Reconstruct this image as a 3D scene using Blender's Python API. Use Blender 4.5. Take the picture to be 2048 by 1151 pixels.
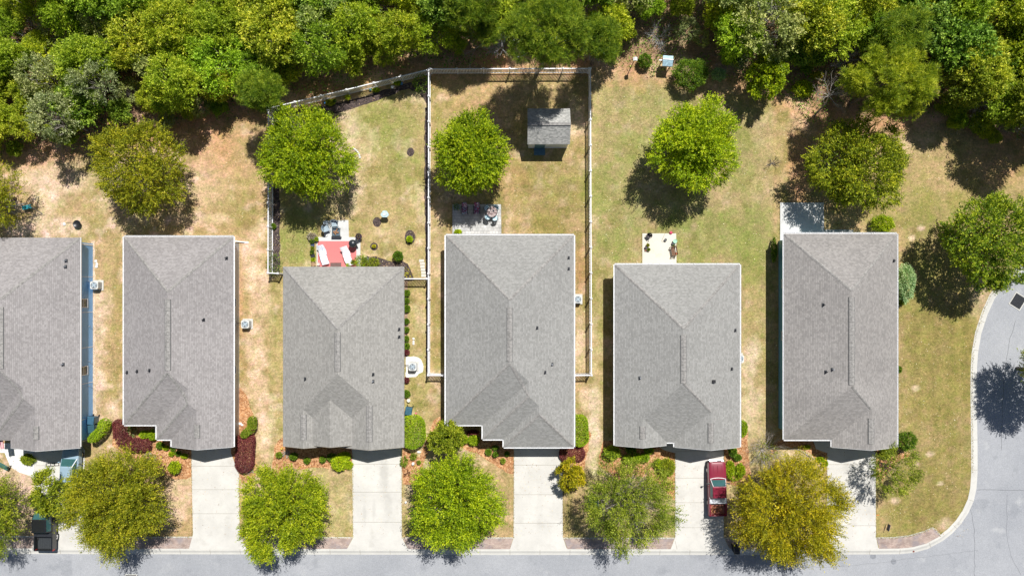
import bpy, math, random
import numpy as np
from mathutils import Vector
R = math.radians
for o in list(bpy.data.objects): bpy.data.objects.remove(o)
scene = bpy.context.scene
C = scene.collection

# ------------------------------------------------------------ camera, sky, sun
HC = 70.0                                   # drone height above the lawn
cd = bpy.data.cameras.new('camera'); cam = bpy.data.objects.new('camera', cd); C.objects.link(cam)
cam.location = (0, 0, HC); cam.rotation_euler = (0, 0, 0)
cd.sensor_width = 36; cd.lens = 36 * HC / 102.4; cd.clip_start = .5; cd.clip_end = 3000
scene.camera = cam
world = bpy.data.worlds.new('World'); scene.world = world; world.use_nodes = True
wn = world.node_tree; wn.nodes.clear()
sky = wn.nodes.new('ShaderNodeTexSky'); sky.sky_type = 'NISHITA'; sky.sun_disc = False
SUN = Vector((.245, .545, 1)).normalized()
sky.sun_elevation = math.asin(SUN.z); sky.sun_rotation = math.atan2(SUN.x, SUN.y)
bg = wn.nodes.new('ShaderNodeBackground'); bg.inputs[1].default_value = .052
wo = wn.nodes.new('ShaderNodeOutputWorld')
wn.links.new(sky.outputs[0], bg.inputs[0]); wn.links.new(bg.outputs[0], wo.inputs[0])
sl = bpy.data.lights.new('sun', 'SUN'); sl.energy = 5.0; sl.angle = R(.5); sl.color = (1, .975, .935)
so = bpy.data.objects.new('sun', sl); C.objects.link(so); so.rotation_euler = SUN.to_track_quat('Z', 'Y').to_euler()
so.location = SUN * 100
scene.view_settings.view_transform = 'Standard'; scene.view_settings.look = 'None'
scene.view_settings.exposure = .22; scene.view_settings.gamma = 1

# ------------------------------------------------------------ helpers
def P(px, py, h=0):
    'survey point: plan position of something measured at height h'
    k = (1 - h / HC) / 20
    return ((px - 1024) * k, (575.5 - py) * k)
def G(gx, gy): return (gx / 20, -gy / 20)
rnd = random.Random(7)
def tag(o, label=None, cat=None, group=None, kind=None):
    if label: o['label'] = label
    if cat: o['category'] = cat
    if group: o['group'] = group
    if kind: o['kind'] = kind
    return o
def thing(name, label, cat, loc=(0, 0, 0), rz=0, group=None):
    o = bpy.data.objects.new(name, None); C.objects.link(o); o.empty_display_size = .3
    o.location = loc; o.rotation_euler = (0, 0, rz)
    return tag(o, label, cat, group)
def copy_tree(o, parent=None):
    c = o.copy(); C.objects.link(c)
    if parent: c.parent = parent
    for ch in list(o.children): copy_tree(ch, c)
    return c

class MB:
    def __init__(s): s.v = []; s.f = []; s.m = []
    def add(s, vs, fs, mi=0):
        b = len(s.v); s.v += [tuple(v) for v in vs]
        for f in fs: s.f.append(tuple(b + i for i in f)); s.m.append(mi)
        return s
    def box(s, x0, x1, y0, y1, z0, z1, mi=0, rz=0, c=None):
        vs = [(x, y, z) for z in (z0, z1) for y in (y0, y1) for x in (x0, x1)]
        if rz:
            cx, cy = c if c else ((x0 + x1) / 2, (y0 + y1) / 2); a, b = math.cos(rz), math.sin(rz)
            vs = [(cx + (x - cx) * a - (y - cy) * b, cy + (x - cx) * b + (y - cy) * a, z) for x, y, z in vs]
        return s.add(vs, [(0, 2, 3, 1), (4, 5, 7, 6), (0, 1, 5, 4), (2, 6, 7, 3), (0, 4, 6, 2), (1, 3, 7, 5)], mi)
    def cyl(s, x, y, z0, z1, r0, r1=None, n=16, mi=0, cap=True):
        r1 = r0 if r1 is None else r1
        vs = [(x + r * math.cos(2 * math.pi * i / n), y + r * math.sin(2 * math.pi * i / n), z) for z, r in ((z0, r0), (z1, r1)) for i in range(n)]
        fs = [(i, (i + 1) % n, n + (i + 1) % n, n + i) for i in range(n)]
        if cap: fs += [tuple(range(n))[::-1], tuple(range(n, 2 * n))]
        return s.add(vs, fs, mi)
    def lathe(s, x, y, prof, n=20, mi=0):
        vs = [(x + r * math.cos(2 * math.pi * i / n), y + r * math.sin(2 * math.pi * i / n), z) for r, z in prof for i in range(n)]
        fs = [(k * n + i, k * n + (i + 1) % n, (k + 1) * n + (i + 1) % n, (k + 1) * n + i) for k in range(len(prof) - 1) for i in range(n)]
        fs.append(tuple(range(n))[::-1]); fs.append(tuple(range((len(prof) - 1) * n, len(prof) * n)))
        return s.add(vs, fs, mi)
    def tube(s, pts, rads, n=6, mi=0):
        pts = [Vector(p) for p in pts]; vs = []; L = len(pts)
        if not hasattr(rads, '__len__'): rads = [rads] * L
        for i, p in enumerate(pts):
            d = (pts[min(i + 1, L - 1)] - pts[max(i - 1, 0)]).normalized()
            a = d.cross(Vector((0, 0, 1)) if abs(d.z) < .9 else Vector((1, 0, 0))).normalized(); b = d.cross(a)
            for k in range(n):
                t = 2 * math.pi * k / n; vs.append(p + (a * math.cos(t) + b * math.sin(t)) * rads[i])
        fs = [(i * n + k, i * n + (k + 1) % n, (i + 1) * n + (k + 1) % n, (i + 1) * n + k) for i in range(L - 1) for k in range(n)]
        fs += [tuple(range(n))[::-1], tuple(range((L - 1) * n, L * n))]
        return s.add(vs, fs, mi)
    def prism(s, poly, z0, z1, mi=0):
        n = len(poly); area = sum(poly[i][0] * poly[(i + 1) % n][1] - poly[(i + 1) % n][0] * poly[i][1] for i in range(n))
        if area < 0: poly = poly[::-1]
        vs = [(x, y, z0) for x, y in poly] + [(x, y, z1) for x, y in poly]
        return s.add(vs, [tuple(range(n))[::-1], tuple(range(n, 2 * n))] + [(i, (i + 1) % n, n + (i + 1) % n, n + i) for i in range(n)], mi)
    def build(s, name, mats, parent=None, smooth=False, bevel=0, loc=None, tri=False):
        me = bpy.data.meshes.new(name); me.from_pydata(s.v, [], s.f)
        if not isinstance(mats, (list, tuple)): mats = [mats]
        for m in mats: me.materials.append(m)
        me.polygons.foreach_set('material_index', s.m)
        if smooth: me.polygons.foreach_set('use_smooth', [True] * len(s.f))
        me.update(); me.validate()
        o = bpy.data.objects.new(name, me); C.objects.link(o)
        if loc: o.location = loc
        if parent: o.parent = parent
        if bevel:
            b = o.modifiers.new('bevel', 'BEVEL'); b.width = bevel; b.segments = 2; b.limit_method = 'ANGLE'
        return o
TR = np.random.RandomState(99)
def np_mesh(name, V, F, mats, parent=None, mi=None, tone=None):
    'V (n,3) float, F (m,4) int quads'
    me = bpy.data.meshes.new(name); n, m = len(V), len(F)
    me.vertices.add(n); me.vertices.foreach_set('co', np.ascontiguousarray(V, dtype=np.float32).ravel())
    me.loops.add(m * 4); me.loops.foreach_set('vertex_index', np.ascontiguousarray(F, dtype=np.int32).ravel())
    me.polygons.add(m); me.polygons.foreach_set('loop_start', np.arange(0, 4 * m, 4, dtype=np.int32))
    if not isinstance(mats, (list, tuple)): mats = [mats]
    for k in mats: me.materials.append(k)
    if mi is not None: me.polygons.foreach_set('material_index', mi.astype(np.int32))
    me.update(calc_edges=True)
    if name != 'ground':                                       # growth tone, random per spray
        tn = np.full(m, .5) if tone is None else tone[:m]
        if tone is None: tn = TR.rand(m // 8 + 1).repeat(8)[:m]
        at_ = me.attributes.new('tone', 'FLOAT', 'FACE'); at_.data.foreach_set('value', tn.astype(np.float32))
    o = bpy.data.objects.new(name, me); C.objects.link(o)
    if parent: o.parent = parent
    return o

# ------------------------------------------------------------ materials
def newmat(name):
    m = bpy.data.materials.new(name); m.use_nodes = True; nt = m.node_tree
    return m, nt, nt.nodes['Principled BSDF'], nt.nodes, nt.links
def coord(nt, kind='Object'):
    t = nt.nodes.new('ShaderNodeTexCoord'); return t.outputs[kind]
def noise(nt, scale, detail=4, vec=None, rough=.6, off=0):
    n = nt.nodes.new('ShaderNodeTexNoise'); n.inputs['Scale'].default_value = scale; n.inputs['Detail'].default_value = detail
    n.inputs['Roughness'].default_value = rough
    if vec is None:
        g = nt.nodes.new('ShaderNodeNewGeometry'); vec = g.outputs['Position']
    if off:
        a = nt.nodes.new('ShaderNodeVectorMath'); a.inputs[1].default_value = (off, off * 1.7, 0); nt.links.new(vec, a.inputs[0]); vec = a.outputs[0]
    nt.links.new(vec, n.inputs['Vector']); return n.outputs['Fac']
def ramp(nt, fac, stops):
    r = nt.nodes.new('ShaderNodeValToRGB'); e = r.color_ramp.elements
    while len(e) < len(stops): e.new(.5)
    for k, (p, c) in zip(e, stops):
        k.position = p; k.color = (c[0], c[1], c[2], 1) if hasattr(c, '__len__') else (c, c, c, 1)
    nt.links.new(fac, r.inputs[0]); return r.outputs[0]
def mix(nt, a, b, fac=.5, mode='MIX'):
    m = nt.nodes.new('ShaderNodeMix'); m.data_type = 'RGBA'; m.blend_type = mode
    for sock, v in ((m.inputs[0], fac), (m.inputs[6], a), (m.inputs[7], b)):
        if isinstance(v, bpy.types.NodeSocket): nt.links.new(v, sock)
        elif sock == m.inputs[0]: sock.default_value = v
        else: sock.default_value = (v[0], v[1], v[2], 1) if hasattr(v, '__len__') else (v, v, v, 1)
    return m.outputs[2]
def bump(nt, bs, h, strength=.5, dist=.05):
    b = nt.nodes.new('ShaderNodeBump'); b.inputs['Strength'].default_value = strength; b.inputs['Distance'].default_value = dist
    nt.links.new(h, b.inputs['Height']); nt.links.new(b.outputs[0], bs.inputs['Normal'])
def math_(nt, op, a, b=None):
    m = nt.nodes.new('ShaderNodeMath'); m.operation = op
    for i, v in enumerate((a, b)):
        if v is None: continue
        if isinstance(v, bpy.types.NodeSocket): nt.links.new(v, m.inputs[i])
        else: m.inputs[i].default_value = v
    return m.outputs[0]
_pc = {}
def plain(name, col, rough=.6, metal=0, var=.12, scale=6, coat=0):
    if name in _pc: return _pc[name]
    m, nt, bs, N, L = newmat(name)
    c = mix(nt, col, ramp(nt, noise(nt, scale, 5), [(.3, 1 - var * 2), (.7, 1 + var)]), 1, 'MULTIPLY')
    L.new(c, bs.inputs['Base Color']); bs.inputs['Roughness'].default_value = rough; bs.inputs['Metallic'].default_value = metal
    if coat: bs.inputs['Coat Weight'].default_value = coat; bs.inputs['Coat Roughness'].default_value = .05
    _pc[name] = m; return m
def glass(name, col=(.03, .05, .06)):
    if name in _pc: return _pc[name]
    m, nt, bs, N, L = newmat(name)
    L.new(mix(nt, col, tuple(c * 1.6 for c in col), noise(nt, 3, 2)), bs.inputs['Base Color'])
    bs.inputs['Roughness'].default_value = .06; bs.inputs['Specular IOR Level'].default_value = .8
    _pc[name] = m; return m
def leafmat(name, c1, c2, c3, objvar=None, trans=.24, lo=.42):
    'colour per leaf, a little translucent'
    m, nt, bs, N, L = newmat(name)
    g = N.new('ShaderNodeNewGeometry')
    ta = N.new('ShaderNodeAttribute'); ta.attribute_name = 'tone'
    fac = math_(nt, 'ADD', math_(nt, 'MULTIPLY', g.outputs['Random Per Island'], .5), math_(nt, 'MULTIPLY', ta.outputs['Fac'], .5))
    col = ramp(nt, fac, [(.08, tuple(v * lo for v in c1)), (.38, tuple(v * .9 for v in c1)), (.58, c2), (.9, tuple(min(.8, v * 1.15) for v in c3))])
    clump = ramp(nt, noise(nt, .55, 3), [(.35, (.78, .84, .80)), (.65, (1.20, 1.12, 1.0))])
    col = mix(nt, col, clump, 1, 'MULTIPLY')
    if objvar:
        oi = N.new('ShaderNodeObjectInfo')
        col = mix(nt, col, ramp(nt, oi.outputs['Random'], [(i / (len(objvar) - 1), v) for i, v in enumerate(objvar)]), 1, 'MULTIPLY')
    L.new(col, bs.inputs['Base Color']); bs.inputs['Roughness'].default_value = .55; bs.inputs['Specular IOR Level'].default_value = .3
    tr = N.new('ShaderNodeBsdfTranslucent'); L.new(mix(nt, col, (1.25, 1.25, .7), 1, 'MULTIPLY'), tr.inputs[0])
    ms = N.new('ShaderNodeMixShader'); ms.inputs[0].default_value = trans
    L.new(bs.outputs[0], ms.inputs[1]); L.new(tr.outputs[0], ms.inputs[2])
    L.new(ms.outputs[0], N['Material Output'].inputs[0]); return m
def shingles(name, a, b, big):
    m, nt, bs, N, L = newmat(name)
    g = N.new('ShaderNodeNewGeometry'); sp = N.new('ShaderNodeSeparateXYZ'); L.new(g.outputs['Position'], sp.inputs[0])
    sn = N.new('ShaderNodeSeparateXYZ'); L.new(g.outputs['True Normal'], sn.inputs[0])
    isx = math_(nt, 'GREATER_THAN', math_(nt, 'ABSOLUTE', sn.outputs[0]), math_(nt, 'ABSOLUTE', sn.outputs[1]))
    along = math_(nt, 'ADD', math_(nt, 'MULTIPLY', sp.outputs[1], isx), math_(nt, 'MULTIPLY', sp.outputs[0], math_(nt, 'SUBTRACT', 1, isx)))
    crs = math_(nt, 'DIVIDE', sp.outputs[2], .058); row = math_(nt, 'FLOOR', crs)
    wn1 = N.new('ShaderNodeTexWhiteNoise'); wn1.noise_dimensions = '1D'; L.new(row, wn1.inputs['W'])
    tab = math_(nt, 'ADD', math_(nt, 'DIVIDE', along, .21), math_(nt, 'MULTIPLY', wn1.outputs[0], 7.3)); tf = math_(nt, 'FLOOR', tab)
    cv = N.new('ShaderNodeCombineXYZ'); L.new(row, cv.inputs[0]); L.new(tf, cv.inputs[1]); L.new(isx, cv.inputs[2])
    w2 = N.new('ShaderNodeTexWhiteNoise'); L.new(cv.outputs[0], w2.inputs['Vector'])
    col = ramp(nt, w2.outputs[0], [(0, a), (.5, tuple((x + y) / 2 for x, y in zip(a, b))), (1, b)])
    edge = math_(nt, 'LESS_THAN', math_(nt, 'FRACT', crs), .22)
    col = mix(nt, col, tuple(x * .74 for x in a), math_(nt, 'MULTIPLY', edge, .5))
    col = mix(nt, col, ramp(nt, noise(nt, .16, 6, rough=.7), [(.3, big[0]), (.7, big[1])]), 1, 'MULTIPLY')
    col = mix(nt, col, ramp(nt, noise(nt, 14, 2), [(.3, .86), (.7, 1.14)]), 1, 'MULTIPLY')
    L.new(col, bs.inputs['Base Color']); bs.inputs['Roughness'].default_value = .9
    bump(nt, bs, math_(nt, 'SUBTRACT', 1, math_(nt, 'FRACT', crs)), .35, .02)
    return m
def concrete(name, col, stain=.15, grime=(.6, .58, .55), stains=()):
    m, nt, bs, N, L = newmat(name)
    c = mix(nt, col, ramp(nt, noise(nt, .35, 6, rough=.7), [(.3, 1 - stain), (.65, 1.04)]), 1, 'MULTIPLY')
    c = mix(nt, c, tuple(a * b for a, b in zip(col, grime)), ramp(nt, noise(nt, .9, 5, off=31), [(.56, 0), (.8, .5)]))
    c = mix(nt, c, ramp(nt, noise(nt, 18, 3), [(.3, .93), (.7, 1.05)]), 1, 'MULTIPLY')
    L.new(c, bs.inputs['Base Color']); bs.inputs['Roughness'].default_value = .85
    for px, py, rx, ry, w in stains:                           # drips and tyre marks soaked into the slab
        mp = N.new('ShaderNodeMapping'); mp.vector_type = 'TEXTURE'; x, y = P(px, py); mp.inputs['Location'].default_value = (x, y, 0); mp.inputs['Scale'].default_value = (rx / 20, ry / 20, 1)
        g = N.new('ShaderNodeNewGeometry'); L.new(g.outputs['Position'], mp.inputs[0]); ln = N.new('ShaderNodeVectorMath'); ln.operation = 'LENGTH'; L.new(mp.outputs[0], ln.inputs[0])
        f = math_(nt, 'ADD', ln.outputs['Value'], math_(nt, 'MULTIPLY', math_(nt, 'SUBTRACT', noise(nt, 1.6, 6, rough=.7), .5), 2.2))
        c = mix(nt, c, tuple(v * .66 for v in col), ramp(nt, f, [(.35, w), (1, 0)]))
    L.new(c, bs.inputs['Base Color']); bump(nt, bs, noise(nt, 25, 3), .2, .01); return m
def speckle(name, c1, c2, c3, scale=9, big=(.8, 1.15), bs_=.8, stretch=None):
    'mulch, straw, gravel, brick litter'
    m, nt, bs, N, L = newmat(name)
    vo = N.new('ShaderNodeTexVoronoi'); vo.inputs['Scale'].default_value = scale
    g = N.new('ShaderNodeNewGeometry'); L.new(g.outputs['Position'], vo.inputs['Vector'])
    sp = N.new('ShaderNodeSeparateXYZ'); L.new(vo.outputs['Color'], sp.inputs[0])
    c = ramp(nt, sp.outputs[0], [(0, c1), (.5, c2), (1, c3)])
    c = mix(nt, c, ramp(nt, noise(nt, .8, 4), [(.3, big[0]), (.7, big[1])]), 1, 'MULTIPLY')
    c = mix(nt, c, ramp(nt, noise(nt, 22, 2), [(.3, .7), (.7, 1.2)]), 1, 'MULTIPLY')
    L.new(c, bs.inputs['Base Color']); bs.inputs['Roughness'].default_value = .95
    bump(nt, bs, noise(nt, 12, 4), bs_, .08); return m
def brick(name, c1, c2, mortar, bw, bh, rough=.85, stain=None):
    m, nt, bs, N, L = newmat(name)
    b = N.new('ShaderNodeTexBrick'); b.inputs['Scale'].default_value = 1
    b.inputs['Color1'].default_value = (*c1, 1); b.inputs['Color2'].default_value = (*c2, 1); b.inputs['Mortar'].default_value = (*mortar, 1)
    b.inputs['Brick Width'].default_value = bw; b.inputs['Row Height'].default_value = bh; b.inputs['Mortar Size'].default_value = .012
    g = N.new('ShaderNodeNewGeometry'); L.new(g.outputs['Position'], b.inputs['Vector'])
    c = mix(nt, b.outputs['Color'], ramp(nt, noise(nt, 1.2, 5), [(.3, .72), (.7, 1.25)]), 1, 'MULTIPLY')
    if stain: c = mix(nt, c, stain, ramp(nt, noise(nt, .8, 4, off=9), [(.5, 0), (.62, .55)]))
    L.new(c, bs.inputs['Base Color']); bs.inputs['Roughness'].default_value = rough; return m
def siding(name, col):
    m, nt, bs, N, L = newmat(name)
    g = N.new('ShaderNodeNewGeometry'); sp = N.new('ShaderNodeSeparateXYZ'); L.new(g.outputs['Position'], sp.inputs[0])
    fr = math_(nt, 'FRACT', math_(nt, 'DIVIDE', sp.outputs[2], .18))
    c = mix(nt, col, tuple(x * .6 for x in col), math_(nt, 'LESS_THAN', fr, .1))
    c = mix(nt, c, ramp(nt, noise(nt, 1.5, 4), [(.3, .92), (.7, 1.05)]), 1, 'MULTIPLY')
    L.new(c, bs.inputs['Base Color']); bs.inputs['Roughness'].default_value = .5; bump(nt, bs, fr, .4, .02); return m

M = {}
M['white'] = plain('white_paint', (.80, .80, .80), .4, var=.04)
M['fence'] = plain('white_vinyl', (.82, .82, .84), .4, var=.05)
M['black'] = plain('black_plastic', (.02, .02, .022), .4)
M['dark'] = plain('dark_metal', (.035, .038, .045), .45, .3)
M['grey'] = plain('grey_metal', (.35, .37, .4), .4, .5)
M['bark'] = plain('grey_bark', (.19, .165, .14), .9, var=.3, scale=9)
M['pale_bark'] = plain('pale_bark', (.42, .38, .34), .9, var=.25, scale=9)
M['rubber'] = plain('tyre_rubber', (.02, .02, .02), .8)
M['chrome'] = plain('chrome', (.75, .76, .78), .15, 1, var=.03)
M['drive'] = concrete('driveway_concrete', (.60, .58, .535), .16, stains=[(768, 950, 14, 45, .6), (775, 1010, 12, 40, .35), (729, 1025, 5, 28, .4), (748, 1020, 5, 26, .35), (1693, 935, 10, 20, .55), (1740, 990, 12, 60, .2), (1080, 1010, 10, 60, .18), (430, 960, 12, 40, .2), (400, 1040, 8, 40, .2),
    (1700, 1070, 20, 20, .15), (1385, 1000, 8, 60, .15), (455, 1060, 8, 30, .2), (130, 1050, 20, 40, .3), (100, 930, 20, 20, .3)])
M['curb'] = concrete('curb_concrete', (.57, .555, .51), .12)
M['patio_light'] = concrete('patio_concrete', (.66, .62, .52), .06)
M['patio_grey'] = concrete('grey_patio_concrete', (.60, .60, .58), .1)
M['joint'] = plain('joint_dirt', (.33, .30, .25), .95)
M['mulch'] = speckle('pine_straw', (.27, .11, .045), (.52, .25, .105), (.70, .43, .23), 9, big=(.75, 1.15))
M['dark_mulch'] = speckle('dark_mulch', (.03, .022, .02), (.07, .05, .045), (.14, .10, .09), 11)
M['gravel'] = speckle('white_gravel', (.62, .61, .58), (.72, .71, .68), (.82, .81, .79), 18, (.94, 1.04), .25)
M['apron'] = brick('brick_paver', (.34, .235, .20), (.46, .35, .29), (.30, .26, .23), .22, .11, stain=(.24, .22, .24))
M['paver'] = brick('grey_paver', (.42, .42, .41), (.55, .54, .52), (.28, .27, .26), .3, .3)
M['red'] = concrete('red_painted_slab', (.60, .185, .18), .05, (.85, .85, .85))
M['wood'] = plain('brown_wood', (.20, .09, .04), .6, var=.3)
M['terracotta'] = plain('terracotta', (.45, .17, .07), .8)
M['towel'] = plain('white_towel', (.80, .80, .82), .9, var=.08)
M['glass'] = glass('window_glass')
M['auto_glass'] = glass('auto_glass', (.03, .085, .085))

# ------------------------------------------------------------ ground
rs = np.random.RandomState(3)
def vnoise(x, y, s, seed):
    r = np.random.RandomState(seed); T = r.rand(256, 256)
    u, v = x / s + 1000, y / s + 1000; i, j = np.floor(u).astype(int), np.floor(v).astype(int)
    fu, fv = u - i, v - j; fu = fu * fu * (3 - 2 * fu); fv = fv * fv * (3 - 2 * fv)
    g = lambda a, b: T[a % 256, b % 256]
    return (g(i, j) * (1 - fu) + g(i + 1, j) * fu) * (1 - fv) + (g(i, j + 1) * (1 - fu) + g(i + 1, j + 1) * fu) * fv
def fbm(x, y, s, seed, o=4):
    t = 0; a = .5
    for k in range(o): t = t + a * vnoise(x, y, s / 2 ** k, seed + k); a *= .5
    return t / (1 - .5 ** o)
CIN = [(-900,1093),(0,1096),(500,1097),(1000,1098),(1500,1098),(1756,1097),(1800,1096.5),(1826,1094),(1852,1087),(1880,1072),(1898,1058),(1914,1041),(1928,1020),(1938,998),(1943,975),(1945,945),(1945,901),(1944,830),(1943.5,768),(1944,735),(1946,704),(1953,664),(1966,624),(1981,591),(2003,562),(2035,535),(2080,512),(2200,490),(2900,480)]
def offs(poly, d):
    out = []
    for i, p in enumerate(poly):
        a = Vector(poly[max(i - 1, 0)]); b = Vector(poly[min(i + 1, len(poly) - 1)]); t = (b - a).normalized(); n = Vector((-t.y, t.x))
        out.append((p[0] + n.x * d, p[1] + n.y * d))
    return out
def inside(X, Y, poly):
    r = np.zeros(X.shape, bool); n = len(poly)
    for i in range(n):
        x0, y0 = poly[i]; x1, y1 = poly[(i + 1) % n]
        if y0 == y1: continue
        c = ((y0 > Y) != (y1 > Y)) & (X < (x1 - x0) * (Y - y0) / (y1 - y0) + x0); r ^= c
    return r
COUT = offs(CIN, 11); CMID = offs(CIN, 2)
FAR = [(2900, 700), (2300, 705), (2190, 740), (2160, 800), (2155, 1000), (2170, 1060), (2230, 1110), (2900, 1118), (2900, 1300), (-900, 1300)]      # far side of the two streets
roadpx = COUT + FAR
sunk = CMID + [(2900, 696), (2300, 699), (2184, 734), (2153, 800), (2148, 1000), (2163, 1064), (2226, 1117), (2900, 1125), (2900, 1292), (-900, 1292)]
xs = np.concatenate([np.linspace(-700, -75, 26)[:-1], np.linspace(-75, -54, 22)[:-1], np.arange(-54, 54, .2), np.linspace(54, 75, 22), np.linspace(75, 700, 26)[1:]])
ys = np.concatenate([np.linspace(-700, -50, 26)[:-1], np.linspace(-50, -32, 20)[:-1], np.arange(-32, 34, .2), np.linspace(34, 50, 18), np.linspace(50, 700, 26)[1:]])
X, Y = np.meshgrid(xs, ys); PX = X * 20 + 1024; PY = 575.5 - Y * 20
edge_x = [-2000, 0, 150, 200, 350, 450, 540, 860, 1180, 1240, 1300, 1450, 1560, 1640, 1760, 1900, 2048, 2200, 4000]
edge_y = [330, 318, 305, 285, 262, 240, 222, 140, 132, 150, 158, 172, 200, 262, 262, 240, 300, 340, 380]
wob = (fbm(PX, PY, 60, 11) - .5) * 50
ed = np.interp(PX, edge_x, edge_y) + wob * .6
STRAW, GREEN, OLIVE, SAND, LITTER, FLOOR = [np.array(c) for c in ((.455, .335, .175), (.235, .25, .07), (.275, .23, .075), (.72, .545, .42), (.56, .29, .17), (.27, .165, .11))]
n1 = fbm(PX, PY, 150, 1); n2 = fbm(PX, PY, 40, 2); n3 = fbm(PX, PY, 14, 5); n4 = fbm(PX, PY, 5, 6, 2)
sm = lambda v, a, b: np.clip((v - a) / (b - a), 0, 1)
col = np.ones(X.shape + (3,)) * STRAW
def lay(cc, w):
    global col
    w = np.clip(w, 0, 1)[..., None]; col = col * (1 - w) + cc * w
lay(GREEN, sm(n1 * .45 + n2 * .4 + n3 * .3, .56, .74) * .5)
lay(SAND, sm(fbm(PX + 900, PY, 22, 40), .57, .68) * .75 * sm(1250 - PX, -500, 900))
lay(OLIVE, sm(fbm(PX + 300, PY + 700, 26, 50), .54, .68) * .65)
def blob(px, py, rx, ry, cc, w, seed=0):
    d = np.sqrt(((PX - px) / rx) ** 2 + ((PY - py) / ry) ** 2)
    lay(cc, sm(1.35 - d + (n2 - .5) * 1.3 + (n3 - .5) * 1.1, 0, .8) * w)
for b in [  # greener and drier areas of the yards, bare sand and leaf litter
    (770,225,70,60,GREEN,.55),(800,310,45,90,GREEN,.4),(690,330,45,90,SAND,.35),(600,470,45,60,GREEN,.5),(770,440,80,50,STRAW,.4),(530,650,18,60,GREEN,.4),
    (1280,200,80,60,GREEN,.4),(1480,320,40,120,GREEN,.42),(1240,380,60,90,GREEN,.42),(1240,480,50,60,GREEN,.5),(1430,470,80,70,GREEN,.6),(1510,470,40,80,GREEN,.6),(1380,440,60,20,GREEN,.6),
    (1100,400,60,90,OLIVE,.35),(1030,180,130,40,STRAW,.6),(1150,240,22,40,SAND,.5),(1100,440,60,30,OLIVE,.4),(1010,350,40,50,LITTER,.25),
    (1860,360,90,90,STRAW,.5),(1850,420,80,50,GREEN,.4),(1870,700,95,260,OLIVE,.75),(1860,1000,100,90,OLIVE,.75),(1920,650,30,120,OLIVE,.6),(1845,500,30,110,GREEN,.3),
    (1825,475,9,7,SAND,.9),(1842,457,7,6,SAND,.9),(1830,776,9,6,SAND,.9),(1860,907,8,5,SAND,.8),(1835,927,6,5,SAND,.8),(1882,967,7,4,SAND,.8),(1790,1000,8,6,SAND,.7),(1890,1050,18,14,SAND,.6),
    (100,365,60,45,SAND,.55),(430,300,50,55,LITTER,.6),(410,360,50,60,SAND,.35),(470,420,45,50,GREEN,.3),(470,330,50,80,STRAW,.3),
    (80,455,90,25,SAND,.5),(215,440,30,20,GREEN,.25),(205,610,18,30,SAND,.5),(195,700,14,140,SAND,.4),(235,650,8,200,OLIVE,.45),(225,820,16,20,SAND,.4),
    (500,520,30,60,SAND,.6),(520,600,18,100,SAND,.4),(540,700,18,120,STRAW,.3),(515,760,20,80,SAND,.45),(530,860,14,70,SAND,.55),(500,690,14,60,SAND,.4),(495,960,40,40,SAND,.3),(360,990,30,60,SAND,.5),(660,985,45,60,SAND,.2),(670,1010,40,50,GREEN,.2),
    (840,640,20,100,STRAW,.3),(840,800,22,50,OLIVE,.2),(875,640,12,110,OLIVE,.45),(875,500,14,60,SAND,.3),(1165,530,14,70,LITTER,.3),(1160,690,12,60,SAND,.6),(1166,730,12,20,OLIVE,.4),
    (1205,640,16,110,OLIVE,.3),(1195,780,14,90,STRAW,.4),(1185,860,16,30,SAND,.8),(1175,800,12,30,SAND,.6),(1180,910,18,40,SAND,.5),
    (1510,640,26,100,OLIVE,.35),(1500,720,16,50,SAND,.7),(1505,820,18,60,SAND,.5),(1530,560,14,70,GREEN,.25),(1515,860,14,40,STRAW,.6),(1610,920,45,25,SAND,.55),
    (1000,980,28,80,STRAW,.5),(1150,1020,22,50,STRAW,.3),(60,960,45,50,SAND,.75),(40,1040,40,50,SAND,.4),(860,930,24,60,SAND,.3),
    (980,240,60,60,LITTER,.25),(880,420,14,60,SAND,.3),(1600,330,22,90,LITTER,.6),(1640,240,50,30,SAND,.45),(1830,260,50,40,SAND,.35),(2000,330,60,40,LITTER,.4),(1960,590,26,40,SAND,.4),
    (250,400,40,60,SAND,.3),(400,440,60,16,SAND,.4),(490,500,10,16,SAND,.8),(480,600,8,120,LITTER,.35),(215,500,20,40,STRAW,.6),(1190,830,10,70,SAND,.6),(1160,560,10,40,LITTER,.4),(1500,900,14,30,STRAW,.5),(640,1000,50,60,STRAW,.4)]: blob(*b)
lay(LITTER, sm(ed + 30 - PY + (n3 - .5) * 40, 0, 40) * .75)
lay(SAND, sm(ed + 8 - PY, 0, 30) * sm(n2, .45, .7) * .5)
lay(FLOOR, sm(ed - 18 - PY, 0, 30) * (.35 + .5 * sm(n3, .4, .6)))
# the faint mower stripes of the side lawns
stripe = .5 + .5 * np.sin(PX / 5.5 + n2 * 3); col *= (1 - .10 * stripe * np.maximum(sm(PY, 560, 620) * sm(PX, 1780, 1800), sm(PX, 1185, 1200) * sm(1560 - PX, 0, 20) * sm(560 - PY, 0, 60) * .6))[..., None]
stripe2 = .5 + .5 * np.sin(PY / 6 + n2 * 3); yard = sm(PX, 862, 870) * sm(1176 - PX, 0, 8) * sm(PY, 300, 340); col *= (1 - .10 * stripe2 * yard)[..., None]
lotk = np.select([PX < 240, PX < 540, PX < 858, PX < 1178, PX < 1545], [0, 1, 2, 3, 4], 5); gain = np.array([(1.05, 1.0, 1.02), (1.03, .97, .94), (.97, 1.0, .93), (.99, .97, .93), (.96, 1.0, .97), (.98, .97, .92)])[lotk]; col = col * gain
col *= (.74 + .52 * n3 + .34 * (n4 - .5))[..., None]; col *= (.92 + .16 * n2)[..., None]
Z = np.where(inside(PX, PY, sunk), -.2, 0.0)
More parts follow.
